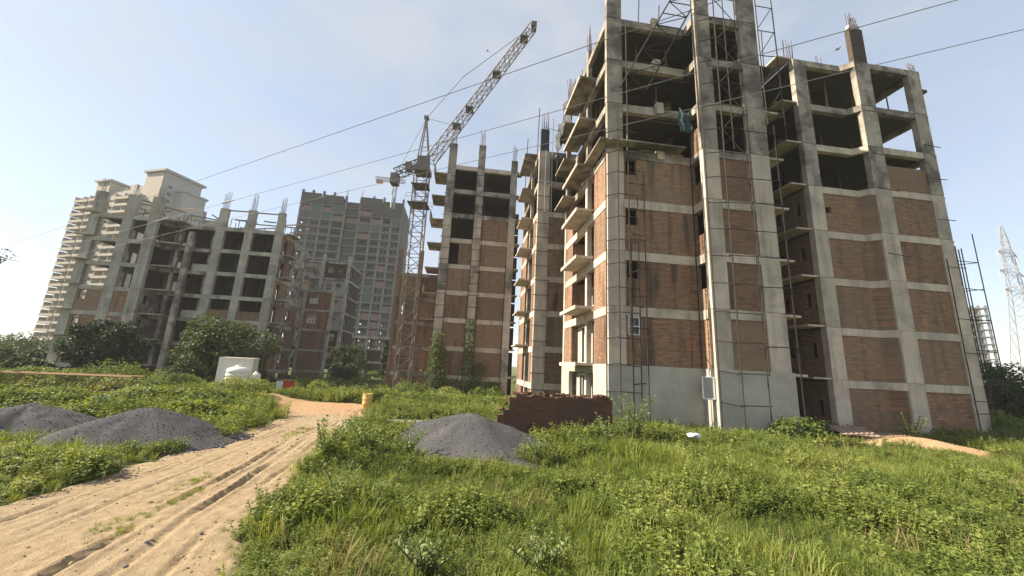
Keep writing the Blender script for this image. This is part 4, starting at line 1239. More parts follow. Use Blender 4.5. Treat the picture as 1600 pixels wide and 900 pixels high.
# ================================================================== power lines and pylon
n_ = Vector((.454, .891, 0)); d_ = Vector((.891, -.454, 0))
for (p_, label) in ((9.7, 'highest of three overhead power cables crossing above the crane jib'),
                    (12.2, 'middle overhead power cable with a joint crossing the tower front'),
                    (14.1, 'lowest overhead power cable crossing in front of the brick wing')):
    m = MB()
    pts = []
    for i in range(41):
        s_ = -190 + 270 * i / 40
        q_ = n_ * p_ + d_ * s_
        pts.append((q_.x, q_.y, EYE + 10.0 + .35 * ((s_ + 20) / 60) ** 2 * .3))
    root = m.tube(pts, .012, 5).build('power_cable', 'cable')
    tag(root, label, 'cable', 'overhead power cables')
    if p_ == 12.2:
        q_ = n_ * p_ + d_ * -29.0
        q2 = n_ * p_ + d_ * -27.6
        MB().tube([(q_.x, q_.y, 12.93), (q2.x, q2.y, 12.92)], [.05, .035], 8).build('joint', 'crane_dark', root)
        q_ = n_ * p_ + d_ * -36.5
        MB().tube([(q_.x, q_.y, 12.93), (q_.x - 2.4, q_.y + 1.2, 12.94)], [.045, .04], 8).build('joint', 'crane_dark', root)

PY = thing('pylon', 'grey lattice electricity pylon rising far off at the right edge', 'pylon', (146.5, 104.0, 0), R(20))
hw = [(0, 4.2), (18, 2.3), (30, 1.3), (40, .9), (47, .55), (51.5, .08)]
m = MB()
def pw(z): return float(np.interp(z, [a for a, b in hw], [b for a, b in hw]))
for sx_ in (-1, 1):
    for sy_ in (-1, 1):
        m.tube([(sx_ * b, sy_ * b, a) for a, b in hw], .11, 4)
zs = [0, 5, 10, 14, 18, 21.5, 25, 28, 31, 34, 37, 40, 42.5, 45, 47, 49]
for a, b in zip(zs[:-1], zs[1:]):
    for sx_, sy_, tx, ty in ((-1, -1, 1, -1), (1, -1, 1, 1), (1, 1, -1, 1), (-1, 1, -1, -1)):
        wa, wb = pw(a), pw(b)
        m.tube([(sx_ * wa, sy_ * wa, a), (tx * wb, ty * wb, b)], .055, 4)
        m.tube([(tx * wa, ty * wa, a), (sx_ * wb, sy_ * wb, b)], .055, 4)
m.build('tower_body', 'pylon', PY)
for z, L in ((31, 5.6), (36.5, 6.4), (42.5, 5.0)):
    m = MB()
    for s_ in (-1, 1):
        for yy in (-.6, .6):
            m.tube([(s_ * pw(z), yy, z + 1.2), (s_ * (pw(z) + L), 0, z)], .10, 4)
            m.tube([(s_ * pw(z), yy, z - .4), (s_ * (pw(z) + L), 0, z)], .10, 4)
        for q_ in (.3, .6):
            x = s_ * (pw(z) + L * q_)
            m.tube([(x, 0, z + 1.2 * (1 - q_)), (x, 0, z - .4 * (1 - q_))], .07, 4)
    arm = m.build('crossarm', 'pylon', PY)
    for s_ in (-1, 1):
        MB().tube([(s_ * (pw(z) + L), 0, z), (s_ * (pw(z) + L), 0, z - 2.2)], .13, 6).build('insulator', 'pylon', arm)

# ================================================================== site objects
# low brick wall with a broken end
W = thing('brick_wall', 'low crumbling red brick wall in front of the tower corner', 'wall', (-.55, 15.95, 0), R(4))
rng = random.Random(4)
m = MB()
x = 0.0
while x < 5.0:
    w = rng.uniform(.18, .3)
    top = 1.72 + .12 * (vnoise(x * 3, 1.0) - .5) + rng.uniform(-.05, .05)
    if x < .8: top = .55 + 1.2 * x / .8 + rng.uniform(-.12, .08)
    m.box(x, min(x + w, 5.05), rng.uniform(-.015, .015), .34 + rng.uniform(-.015, .015), -.3, top)
    x += w
m.build('masonry', 'brick_red', W)
for i in range(46):
    x = rng.uniform(.1, 4.9)
    base = 1.70 if x > .8 else .5 + 1.2 * x / .8
    o = MB().box(-.115, .115, -.055, .055, -.035, .035).build('brick', 'brick_red', W)
    o.location = (x, rng.uniform(.06, .28), base + rng.uniform(.02, .12)); o.rotation_euler = (rng.uniform(-.3, .3), rng.uniform(-.3, .3), rng.uniform(0, 3))
for i in range(14):
    o = MB().box(-.115, .115, -.055, .055, -.035, .035).build('brick', 'brick_red', W)
    o.location = (rng.uniform(-.7, .2), rng.uniform(-.4, .3), rng.uniform(.05, .3)); o.rotation_euler = (rng.uniform(-.5, .5), rng.uniform(-.5, .5), rng.uniform(0, 3))

# white cabin
KB = thing('site_cabin', 'white metal site cabin in front of the dark round tree', 'cabin', (-22.35, 29.4, -.05), R(24))
wall_u(KB, 'wall_panel', 'cabin', 0, 1.05, 0, .06, .1, 2.45)
wall_u(KB, 'wall_panel', 'cabin', 1.08, 2.2, 0, .06, .1, 2.45)
wall_v(KB, 'wall_panel', 'cabin', 0, .06, .061, 2.4, .1, 2.45, [(.5, .9, 1.6, 2.2)])
wall_v(KB, 'wall_panel', 'cabin', 2.14, 2.2, .061, 2.4, .1, 2.45)
wall_u(KB, 'wall_panel', 'cabin', .061, 2.139, 2.34, 2.4, .1, 2.45)
box(KB, 'roof', 'cabin', -.05, 2.25, -.05, 2.45, 2.45, 2.53)
box(KB, 'base_frame', 'pipe', -.02, 2.22, -.02, 2.42, 0, .1)
for u in (0, 1.05, 2.17):
    box(KB, 'corner_post', 'white', u - .02, u + .05, -.03, -.002, .1, 2.45)
# water tanks
def tank(label, loc, r, h):
    t = thing('water_tank', label, 'tank', loc, 0, 'plastic water tanks')
    prof = [(r * .97, 0), (r, .05)]
    for i in range(4):
        z = h * (.12 + .17 * i)
        prof += [(r, z), (r * .965, z + .03), (r * .965, z + .07), (r, z + .10)]
    prof += [(r, h * .8), (r * .93, h * .88), (r * .55, h * .97), (r * .3, h)]
    MB().box(-r, r, -r, r, -.6, -.004).build('stand', 'concrete', t)
    MB().lathe(prof, 24).build('body', 'tank', t, True)
    MB().lathe([(r * .32, h), (r * .32, h + .06), (r * .28, h + .09)], 16).build('lid', 'tank', t)
    MB().tube([(r * .9, 0, .25), (r * 1.4, 0, .25), (r * 1.45, 0, 0)], .03, 6).build('outlet_pipe', 'pipe_pale', t)
tank('large white plastic water tank in front of the site cabin', (-19.95, 28.3, .38), .74, 1.5)
tank('small white plastic water tank right of the larger one', (-18.8, 28.6, .38), .32, 1.1)
# red and white box
t = thing('fuel_box', 'small red and white metal box at the road end', 'box', (-17.7, 29.4, -.15), R(8))
box(t, 'white_half', 'cabin', 0, .5, 0, .7, .08, 1.05)
box(t, 'red_half', 'red', .501, 1.05, -.01, .71, .08, 1.07)
box(t, 'skid', 'pipe', -.03, 1.08, -.03, .73, 0, .08)
box(t, 'lid', 'pipe', -.02, 1.07, -.02, .72, 1.071, 1.11)
# drum
t = thing('oil_drum', 'yellow oil drum standing where the road ends', 'drum', (-8.45, 23.5, -.02))
MB().lathe([(.27, 0), (.285, .02), (.285, .26), (.30, .28), (.285, .30), (.285, .52), (.30, .54), (.285, .56), (.285, .80), (.295, .83), (.27, .83), (.265, .80)], 24).build('body', 'yellow', t, True)
MB().lathe([(.05, .80), (.05, .825), (.04, .83)], 10, (.13, .05, 0)).build('bung', 'pipe', t)

# timber, sheets and sand by the wing
for i, (a, b, z, lab) in enumerate((((16.4, 19.9), (18.8, 20.2), .62, 'topmost grey plank resting on the striped sheets by the wing'),
                                    ((18.2, 19.1), (20.8, 19.5), .48, 'long grey plank lying flat on the sand by the wing'),
                                    ((16.3, 19.4), (18.2, 20.1), .55, 'short grey plank across the striped sheets by the wing'))):
    o = MB().bar((0, 0, 0), (b[0] - a[0], b[1] - a[1], .03), .26, .07).build('plank', 'timber')
    o.location = (a[0], a[1], z); tag(o, lab, 'plank', 'planks by the wing')
t = thing('corrugated_sheet', 'red and white corrugated sheet lying in front of the wing', 'sheet', (16.2, 18.6, .42), R(-12))
for i in range(12):
    o = MB().box(0, .085, 0, 1.3, 0, .05 if i % 2 else .02).build('rib', 'sheet_red' if i % 2 else 'offwhite', t)
    o.location = (i * .13, 0, .02); o.rotation_euler = (R(11), 0, 0)

def heap(name, label, cat, cx, cy, r, h, mat, ex=1.0, rot=0.0, sink=.15, seed=0, stones=None, sm=None, soft=1.0):
    """cone of tipped material with a rounded crest and slumped foot"""
    n, k = 84, 40
    vs, fs = [], []
    for j in range(k + 1):
        for i in range(n):
            t = 2 * math.pi * i / n
            q = j / k
            rr_ = r * q * (1 + .16 * math.sin(2 * t + seed) + .09 * math.sin(3 * t + 2 * seed) + .05 * math.sin(7 * t + seed))
            x, y = rr_ * math.cos(t) * ex, rr_ * math.sin(t)
            x, y = x * math.cos(rot) - y * math.sin(rot), x * math.sin(rot) + y * math.cos(rot)
            prof = (1 - q) ** (1.05 * soft) * .62 + .38 * (math.cos(math.pi * min(q, 1)) * .5 + .5)
            z = h * prof + (.20 * h * (float(fbm(cx + x + seed, cy + y, .8, 3)) - .45) + .05 * (float(fbm(cx + x, cy + y + seed, 5.0, 3)) - .45)) * (1 - q ** 3)
            z += float(ground_z(cx + x, cy + y)) - (sink if q > .98 else 0)
            vs.append((x, y, z))
    for j in range(k):
        for i in range(n):
            a, b = j * n + i, j * n + (i + 1) % n
            fs.append((a, b, b + n, a + n))
    m = MB(); m.add(vs, fs)
    o = m.build(name, mat, None, True)
    o.location = (cx, cy, 0)
    tag(o, label, cat)
    if stones:
        me = o.data
        rs = random.Random(seed)
        cand = rs.choices(list(me.polygons), weights=[p.area for p in me.polygons], k=stones)
        ms = MB()
        for _ in range(stones):
            p = cand[_]
            w = [rs.random() for _ in range(4)]; s_ = sum(w)
            c0 = Vector((0, 0, 0))
            for wi, vi in zip(w, p.vertices): c0 += me.vertices[vi].co * (wi / s_)
            a = rs.uniform(.012, .026) * (1.8 if rs.random() > .96 else 1)
            qs = []
            for dx, dy, dz in ((1, 0, 0), (-.5, .87, 0), (-.5, -.87, 0), (0, 0, 1), (0, 0, -.7)):
                qs.append(tuple(c0 + Vector((dx, dy, dz)) * a * rs.uniform(.6, 1.2) + Vector((0, 0, a * .3))))
            ms.add(qs, [(0, 1, 3), (1, 2, 3), (2, 0, 3), (1, 0, 4), (2, 1, 4), (0, 2, 4)])
        so = ms.build('loose_stones', sm or mat, o)
        so['kind'] = 'stuff'
    return o

def m_gravel(name, a, b, c3):
    g = G(name)
    p = g.pos()
    v = g.n("TexVoronoi"); g.link(p, v.inputs['Vector']); v.inputs['Scale'].default_value = 42.0
    n1 = g.noise(p, 1.1, 4, .6); n2 = g.noise(p, 9, 4, .7)
    s = g.n("SeparateXYZ"); g.link(v.outputs['Color'], s.inputs[0])
    c = g.mix(s.outputs[0], a, b)
    c = g.mix(g.ramp(n1, (.45, 0.0), (.7, .5)), c, c3)
    c = g.mix(.5, c, g.ramp(n2, (.3, .6), (.7, 1.0)), 'MULTIPLY')
    return g.done(c, .95, .12, normal=g.bump(g.math('ADD', v.outputs['Distance'], g.math('MULTIPLY', n2, .6)), .5, .02))
M['gravel'] = m_gravel('crushed_stone', (.055, .055, .058), (.095, .094, .097), (.11, .105, .10))
M['gravel_stone'] = m_plain('crushed_stone_pieces', (.21, .205, .205), (.12, .118, .12), .95, .1, 0, 9, 0.0)
M['sand'] = m_gravel('orange_sand', (.46, .30, .17), (.56, .38, .23), (.38, .24, .13))
heap('gravel_heap', 'dark grey gravel heap at the left edge beside tall weeds', 'gravel heap', -15.3, 12.6, 2.5, .98, 'gravel', 1.05, .3, .15, 1, 1500, 'gravel_stone')
heap('gravel_heap', 'grey gravel heap whose foot spreads onto the left of the track', 'gravel heap', -11.55, 12.7, 2.25, 1.06, 'gravel', 1.15, .5, .15, 2, 1500, 'gravel_stone')
heap('gravel_heap', 'grey gravel heap among weeds in front of the low red wall', 'gravel heap', -1.3, 14.4, 2.85, 1.18, 'gravel', 1.3, -.05, .15, 3, 1500, 'gravel_stone')
heap('sand_mound', 'low spread of orange sand in front of the brick wing', 'sand mound', 18.9, 18.3, 2.4, .6, 'sand', 1.9, .1, .1, 5, 900, 'sand')
# white sack
m = MB()
vs, fs = [], []
for j in range(9):
    for i in range(14):
        t_, q_ = 2 * math.pi * i / 14, math.pi * j / 8
        rj = 1 + .9 * (vnoise(i * .8, j * .9) - .5)
        vs.append((.24 * rj * math.sin(q_) * math.cos(t_), .15 * rj * math.sin(q_) * math.sin(t_), .08 + .06 * rj * math.cos(q_) + .05 * math.sin(3 * t_)))
for j in range(8):
    for i in range(14):
        a, b = j * 14 + i, j * 14 + (i + 1) % 14
        fs.append((a, b, b + 14, a + 14))
m.add(vs, fs)
o = m.build('sack', 'litter', None, True)
o.location = (7.0, 14.4, .62); tag(o, 'crumpled white sack lying in the weeds before the plastered wall', 'sack')

# birds
def bird(label, loc, rz, span=.9):
    t = thing('bird', label, 'bird', loc, rz, 'birds in the air')
    t.scale = (.55, .55, .55)
    MB().tube([(-.26, 0, 0), (-.2, 0, .01), (-.05, 0, .02), (.08, 0, .02), (.17, 0, .05), (.22, 0, .055), (.28, 0, .045)], [.01, .035, .07, .065, .04, .042, .006], 8).build('body', 'bird', t, True)
    for s_ in (-1, 1):
        m = MB()
        m.add([(.08, s_ * .04, .03), (.10, s_ * span * .28, .12), (.0, s_ * span * .5, .06), (-.06, s_ * span * .30, .10), (-.10, s_ * .05, .03)], [(0, 1, 3, 4), (1, 2, 3)])
        o = m.build('wing', 'bird', t)
        md = o.modifiers.new('thick', 'SOLIDIFY'); md.thickness = .012
    MB().add([(-.2, -.03, 0), (-.2, .03, 0), (-.4, .07, 0), (-.4, -.07, 0), (-.2, -.03, .012), (-.2, .03, .012), (-.4, .07, .008), (-.4, -.07, .008)],
             [(3, 2, 1, 0), (4, 5, 6, 7), (0, 1, 5, 4), (1, 2, 6, 5), (2, 3, 7, 6), (3, 0, 4, 7)]).build('tail', 'bird', t)
bird('dark bird flying just left of the raised crane jib', (-4.6, 40.0, 42.0), R(200))
bird('dark bird flying above the roof of the brick wing', (22.9, 22.6, 26.6), R(20))

# ================================================================== plants
def leaf_pts(L, w, fold=.25, curl=.2):
    """six-point leaf along +x, folded on the midrib"""
    return [(0, 0, 0), (L * .35, w, fold * w), (L * .75, w * .72, fold * w - curl * L * .25), (L, 0, -curl * L * .6), (L * .75, -w * .72, fold * w - curl * L * .25), (L * .35, -w, fold * w)]
LEAF_F = [(0, 1, 2, 3), (0, 3, 4, 5)]
def put_leaf(m, pos, rz, pitch, roll, L, w, fold=.25, curl=.2):
    mt_ = Matrix.Translation(pos) @ Euler((roll, pitch, rz), 'XYZ').to_matrix().to_4x4()
    m.add([tuple(mt_ @ Vector(p)) for p in leaf_pts(L, w, fold, curl)], LEAF_F)

def grass_clump(seed, n=46, h=.5, spread=.16):
    rs = random.Random(seed); m = MB()
    for _ in range(n):
        a = rs.uniform(0, 6.28); r0 = spread * math.sqrt(rs.random())
        x0, y0 = r0 * math.cos(a), r0 * math.sin(a)
        b = a + rs.uniform(-.9, .9); hh = h * rs.uniform(.45, 1.1); lean = rs.uniform(.1, .6) * hh
        w = rs.uniform(.004, .0085)
        px, py = -math.sin(b) * w, math.cos(b) * w
        vs = []
        for q, k in ((0, 1), (.4, .9), (.75, .6)):
            d = lean * q * q * 1.1
            z = hh * (q - .22 * q * q * (lean / hh))
            vs += [(x0 + math.cos(b) * d - px * k, y0 + math.sin(b) * d - py * k, z), (x0 + math.cos(b) * d + px * k, y0 + math.sin(b) * d + py * k, z)]
        d = lean * 1.25
        vs.append((x0 + math.cos(b) * d, y0 + math.sin(b) * d, hh * (.96 - .35 * lean / hh)))
        m.add(vs, [(0, 1, 3, 2), (2, 3, 5, 4), (4, 5, 6)])
    return m
def weed_clump(seed, stems=7, h=.5, L=.075, per=10, spread=.2):
    rs = random.Random(seed); m = MB()
    for _ in range(stems):
        a = rs.uniform(0, 6.28); r0 = spread * math.sqrt(rs.random())
        x0, y0 = r0 * math.cos(a), r0 * math.sin(a)
        hh = h * rs.uniform(.6, 1.15); lx, ly = math.cos(a) * rs.uniform(.05, .4) * hh, math.sin(a) * rs.uniform(.05, .4) * hh
        m.tube([(x0, y0, 0), (x0 + lx * .4, y0 + ly * .4, hh * .6), (x0 + lx, y0 + ly, hh)], [.006, .004, .002], 3)
        for k in range(per):
            q = .2 + .8 * (k + rs.random() * .5) / per
            s_ = L * rs.uniform(.7, 1.25) * (1.1 - .35 * q)
            put_leaf(m, (x0 + lx * q * q, y0 + ly * q * q, hh * q), k * 2.4 + rs.uniform(-.5, .5), rs.uniform(-.7, .35), rs.uniform(-.4, .4), s_, s_ * rs.uniform(.30, .42))
    return m
def bush_clump(seed, n=260, r=.55, h=.5, L=.1):
    rs = random.Random(seed); m = MB()
    lobes = [(rs.uniform(-.5, .5) * r, rs.uniform(-.5, .5) * r, rs.uniform(.25, .6) * h, rs.uniform(.3, .55) * r) for _ in range(7)]
    for _ in range(n):
        lx, ly, lz, lr = rs.choice(lobes)
        v = Vector((rs.gauss(0, 1), rs.gauss(0, 1), abs(rs.gauss(0, 1)) * .9)).normalized() * lr * rs.uniform(.7, 1.05)
        s_ = L * rs.uniform(.6, 1.25)
        put_leaf(m, (lx + v.x, ly + v.y, lz + v.z), math.atan2(v.y, v.x) + rs.uniform(-1, 1), rs.uniform(-.4, .6), rs.uniform(-.5, .5), s_, s_ * rs.uniform(.38, .52), .2, .25)
    return m

def scatter(name, label, meshes, pts, cat=None):
    """one stuff object: clumps set on given points (x, y, z, rot, tilt, scale, which)"""
    src = bpy.data.collections.new(name + '_clumps')
    for i, me in enumerate(meshes):
        o = bpy.data.objects.new('%s_clump_%d' % (name, i), me)
        src.objects.link(o)
    me = bpy.data.meshes.new(name)
    me.from_pydata([(p[0], p[1], p[2]) for p in pts], [], [])
    n = len(pts)
    a = me.attributes.new('turn', 'FLOAT_VECTOR', 'POINT')
    a.data.foreach_set('vector', np.array([(p[4], p[7] if len(p) > 7 else 0, p[3]) for p in pts], np.float32).ravel())
    a = me.attributes.new('size', 'FLOAT', 'POINT'); a.data.foreach_set('value', np.array([p[5] for p in pts], np.float32))
    a = me.attributes.new('which', 'INT', 'POINT'); a.data.foreach_set('value', np.array([p[6] for p in pts], np.int32))
    o = link(name, me)
    ng = bpy.data.node_groups.new(name + '_nodes', 'GeometryNodeTree')
    ng.interface.new_socket('Geometry', in_out='INPUT', socket_type='NodeSocketGeometry')
    ng.interface.new_socket('Geometry', in_out='OUTPUT', socket_type='NodeSocketGeometry')
    N_ = ng.nodes
    gi, go = N_.new('NodeGroupInput'), N_.new('NodeGroupOutput')
    ci = N_.new('GeometryNodeCollectionInfo')
    ci.inputs['Collection'].default_value = src
    ci.inputs['Separate Children'].default_value = True
    ci.inputs['Reset Children'].default_value = True
    ip = N_.new('GeometryNodeInstanceOnPoints')
    ip.inputs['Pick Instance'].default_value = True
    def attr(nm, dt):
        x = N_.new('GeometryNodeInputNamedAttribute'); x.data_type = dt; x.inputs['Name'].default_value = nm
        return [s for s in x.outputs if s.enabled][0]
    L = ng.links.new
    L(gi.outputs[0], ip.inputs['Points']); L(ci.outputs[0], ip.inputs['Instance'])
    L(attr('which', 'INT'), ip.inputs['Instance Index'])
    er = N_.new('FunctionNodeEulerToRotation')
    L(attr('turn', 'FLOAT_VECTOR'), er.inputs[0]); L(er.outputs[0], ip.inputs['Rotation'])
    L(attr('size', 'FLOAT'), ip.inputs['Scale'])
    L(ip.outputs[0], go.inputs[0])
    md = o.modifiers.new('clumps', 'NODES'); md.node_group = ng
    tag(o, label, cat, None, 'stuff')
    return o

HEAPS = [(-15.3, 12.6, 2.2), (-11.55, 12.7, 2.2), (-1.2, 14.3, 2.7), (-1.2, 12.9, 1.6), (16.2, 18.2, 2.0), (18.6, 17.6, 2.4), (21.4, 18.0, 2.2)]
def to_local(x, y, ox, oy, th):
    dx, dy = x - ox, y - oy
    return dx * math.cos(th) + dy * math.sin(th), -dx * math.sin(th) + dy * math.cos(th)
def blocked(x, y):
    b = np.zeros_like(x, bool)
    for cx, cy, r in HEAPS:
        b |= np.hypot(x - cx, (y - cy) * 1.05) < r * .86
    u, v = to_local(x, y, 5.0, 18.8, TH)
    b |= (u > -.1) & (u < 9.3) & (v > -.15) & (v < 10)
    b |= (u > 5) & (u < 9.3) & (v > -1.25) & (v < 10)
    b |= (u > 9) & (u < 23.0) & (v > .9) & (v < 10)
    b |= (u > 17.6) & (u < 23.0) & (v > .4) & (v < 10)
    u, v = to_local(x, y, -8.45, 39.4, TH)
    b |= (u > -.0) & (u < 8.6) & (v > -.1)
    b |= (u > 9.2) & (u < 15) & (v > -9.7)
    u, v = to_local(x, y, -38.8, 45.9, TH)
    b |= (u > -13.5) & (u < 8.1) & (v > -1.2)
    b |= (x > -1.0) & (x < 4.8) & (y > 15.7) & (y < 16.5)
    b |= (np.hypot(x + 8.45, y - 23.5) < .5)
    return b
def seen(x, y):
    return (np.abs(np.degrees(np.arctan2(x, y))) < 60) & (np.hypot(x, y) > 3.2)

def sample(n, x0, x1, y0, y1, accept):
    x = RNG.uniform(x0, x1, n); y = RNG.uniform(y0, y1, n)
    k = seen(x, y) & ~blocked(x, y)
    x, y = x[k], y[k]
    k = RNG.random(len(x)) < accept(x, y)
    return x[k], y[k]
def rows(x, y, smin, smax, nvar, dz=0.0, tilt=.12, mod=None):
    z = ground_z(x, y) + dz
    s = RNG.uniform(smin, smax, len(x))
    if mod is not None: s = s * mod(x, y)
    w = RNG.integers(0, nvar, len(x))
    return list(zip(x, y, z, RNG.uniform(0, 6.28, len(x)), RNG.normal(0, tilt, len(x)), s, w, RNG.normal(0, tilt, len(x))))

right_of = lambda x, y: x - np.interp(y, *ROAD_R)
def off_road(x, y):
    return sstep(.12, -.35, road_depth(x, y))

# -- grass
low_here = lambda x, y: (1 - .8 * np.exp(-(((x + 18.8) / 4.2) ** 2 + ((y - 25.5) / 4.4) ** 2))) * (1 - .55 * np.exp(-(((x - 16.0) / 6.0) ** 2 + ((y - 15.6) / 1.8) ** 2))) * (1 - .5 * np.exp(-(((x + 1.0) / 2.6) ** 2 + ((y - 11.6) / 1.6) ** 2))) * (1 - .55 * np.exp(-(((x + 8.9) / 1.6) ** 2 + ((y - 22.0) / 2.2) ** 2))) * (1 - .25 * np.exp(-(((x + 20.5) / 5.5) ** 2 + ((y - 16.0) / 2.0) ** 2)))
def gmix(x, y):
    """where grass beats leafy weeds: patches of a metre or two, more grass to the right"""
    return fbm(x + 5, y, .55, 4) + .07 * sstep(3, 9, x) - .03 * sstep(3, -3, x) - .05 * sstep(13, 17, y)
gpts = []
acc_grass = lambda x, y: off_road(x, y) * (.06 + .94 * sstep(.42, .56, gmix(x, y))) * (.22 + .78 * sstep(.5, 5.5, x))
gs = lambda x, y: (.62 + .75 * sstep(.35, .62, fbm(x + 31, y, .5, 3))) * low_here(x, y)
x, y = sample(12000, -6, 17, 3, 11, acc_grass); gpts += rows(x, y, .6, 1.1, 4, 0, .2, gs)
x, y = sample(15000, -6, 34, 10, 21, acc_grass); gpts += rows(x, y, .75, 1.25, 4, 0, .2, gs)
x, y = sample(6500, -22, -7, 3, 14, lambda x, y: off_road(x, y) * .5); gpts += rows(x, y, .55, 1.05, 4, 0, .2, gs)
x, y = sample(3200, -40, 3, 14, 34, lambda x, y: off_road(x, y) * .35); gpts += rows(x, y, .9, 1.6, 4, 0, .2, low_here)
# ragged short tufts along the edge of the track and down its middle
x, y = sample(16000, -14, -1, 3, 24, lambda x, y: sstep(.75, .0, road_depth(x, y)) * sstep(-.2, .05, road_depth(x, y)) * sstep(.46, .60, fbm(x * 2, y * 2, .8, 3)) * .5); gpts += rows(x, y, .15, .45, 4, -.02, .3)
x, y = sample(6000, -9, -4, 4, 16, lambda x, y: (sstep(.47, .54, fbm(x + 9, y * .5, .9, 3))) * (np.abs((x - road_lr(y)[0]) / (road_lr(y)[1] - road_lr(y)[0]) - .53) < .07) * .6); gpts += rows(x, y, .14, .34, 4, -.01, .4)
grass_me = [grass_clump(i, 50, .28 + .045 * i, .18).mesh('grass_clump', 'grass') for i in range(4)]
grass_me.append(grass_clump(9, 9, .55, .15).mesh('dry_stalks', 'dry'))
x, y = sample(2600, -6, 30, 3, 20, lambda x, y: off_road(x, y) * sstep(.42, .6, fbm(x + 77, y, .7, 3))); gpts += [p_[:6] + (4,) + p_[7:] for p_ in rows(x, y, .6, 1.2, 1, 0, .3)]
scatter('grass', 'long green grass growing all over the field', grass_me, gpts)

# -- loose stones and clods on the track and round the heaps
def rock(seed):
    rs_ = random.Random(seed); m = MB()
    vs = []
    for z_, r_, n_r in ((-.4, .6, 5), (.1, 1.0, 6), (.6, .6, 5)):
        for i in range(6):
            t_ = 2 * math.pi * (i + rs_.uniform(-.25, .25)) / 6
            vs.append((r_ * rs_.uniform(.7, 1.15) * math.cos(t_), r_ * rs_.uniform(.7, 1.15) * math.sin(t_), z_ * rs_.uniform(.8, 1.2)))
    fs = [tuple(range(5, -1, -1)), tuple(range(12, 18))]
    for j in range(2):
        for i in range(6):
            fs.append((j * 6 + i, j * 6 + (i + 1) % 6, (j + 1) * 6 + (i + 1) % 6, (j + 1) * 6 + i))
    return m.add(vs, fs)
M['clod'] = m_plain('earth_clods', (.36, .28, .18), (.26, .20, .13), .95, .1, 0, 2)
rock_me = [rock(1).mesh('stone', 'gravel_stone'), rock(2).mesh('stone', 'clod'), rock(3).mesh('stone', 'clod')]
spts = []
def near_heap(x, y):
    d = np.full_like(x, 9.0)
    for cx, cy, r_ in HEAPS[:3]:
        d = np.minimum(d, np.abs(np.hypot(x - cx, y - cy) - r_ * 1.0))
    return sstep(.9, .1, d)
n_s = 16000
x = RNG.uniform(-14, 2, n_s); y = RNG.uniform(3.5, 23, n_s)
rd = road_depth(x, y)
k_ = (rd > -.1) & (RNG.random(n_s) < .10 + .5 * sstep(.8, .1, rd) + .25 * sstep(.5, .65, fbm(x, y, .8, 3)))
sz = RNG.uniform(.008, .022, n_s) * (1 + 1.2 * (RNG.random(n_s) > .93))
spts += [(a_, b_, float(c_), d_, e_, f_, int(g_), 0.0) for a_, b_, c_, d_, e_, f_, g_ in zip(x[k_], y[k_], ground_z(x[k_], y[k_]) + .015, RNG.uniform(0, 6, k_.sum()), RNG.normal(0, .4, k_.sum()), sz[k_], RNG.integers(0, 3, k_.sum()))]
x = RNG.uniform(-19, 3, n_s); y = RNG.uniform(9, 18, n_s)
k_ = RNG.random(n_s) < near_heap(x, y)
spts += [(a_, b_, float(c_), d_, e_, f_, 0, 0.0) for a_, b_, c_, d_, e_, f_ in zip(x[k_], y[k_], ground_z(x[k_], y[k_]) + .02, RNG.uniform(0, 6, k_.sum()), RNG.normal(0, .4, k_.sum()), RNG.uniform(.015, .05, k_.sum()))]
scatter('loose_gravel', 'loose stones and earth clods strewn along the track', rock_me, spts)

# -- weeds
wpts = []
acc_weed = lambda x, y: off_road(x, y) * np.clip(.22 + .84 * sstep(.58, .44, gmix(x, y)) + .4 * sstep(5.5, .5, x), 0, 1)
tall = lambda x, y: (.50 + .78 * sstep(.38, .62, fbm(x - 11, y + 4, .6, 4)) + .30 * sstep(14.5, 17, y)) * low_here(x, y)
x, y = sample(17000, -6, 17, 3, 11, acc_weed); wpts += rows(x, y, .55, 1.05, 7, 0, .2, tall)
x, y = sample(15000, -6, 34, 10, 21, acc_weed); wpts += rows(x, y, .7, 1.2, 7, 0, .2, tall)
x, y = sample(9000, -22, -7, 3, 14, lambda x, y: off_road(x, y) * .8); wpts += rows(x, y, .6, 1.15, 7, 0, .2, tall)
x, y = sample(11000, -45, 3, 14, 38, lambda x, y: off_road(x, y) * .7); wpts += rows(x, y, .9, 1.8, 7, 0, .2, low_here)
x, y = sample(4000, -30, 6, 26, 40, lambda x, y: off_road(x, y) * .9); wpts += rows(x, y, 1.3, 2.2, 7, 0, .2, low_here)
x, y = sample(1800, 4, 34, 16.0, 20, lambda x, y: (np.hypot((x - 19) / 4.5, (y - 18) / 1.6) > 1) * .9); wpts += rows(x, y, .9, 1.4, 7, 0, .2)
weed_me = [weed_clump(20 + i, 8, .44, (.050, .058, .066, .075, .085, .10, .07)[i], (12, 11, 10, 10, 8, 7, 11)[i]).mesh('weed_clump', 'weed') for i in range(7)]
scatter('weeds', 'tangled leafy weeds covering the ground', weed_me, wpts)

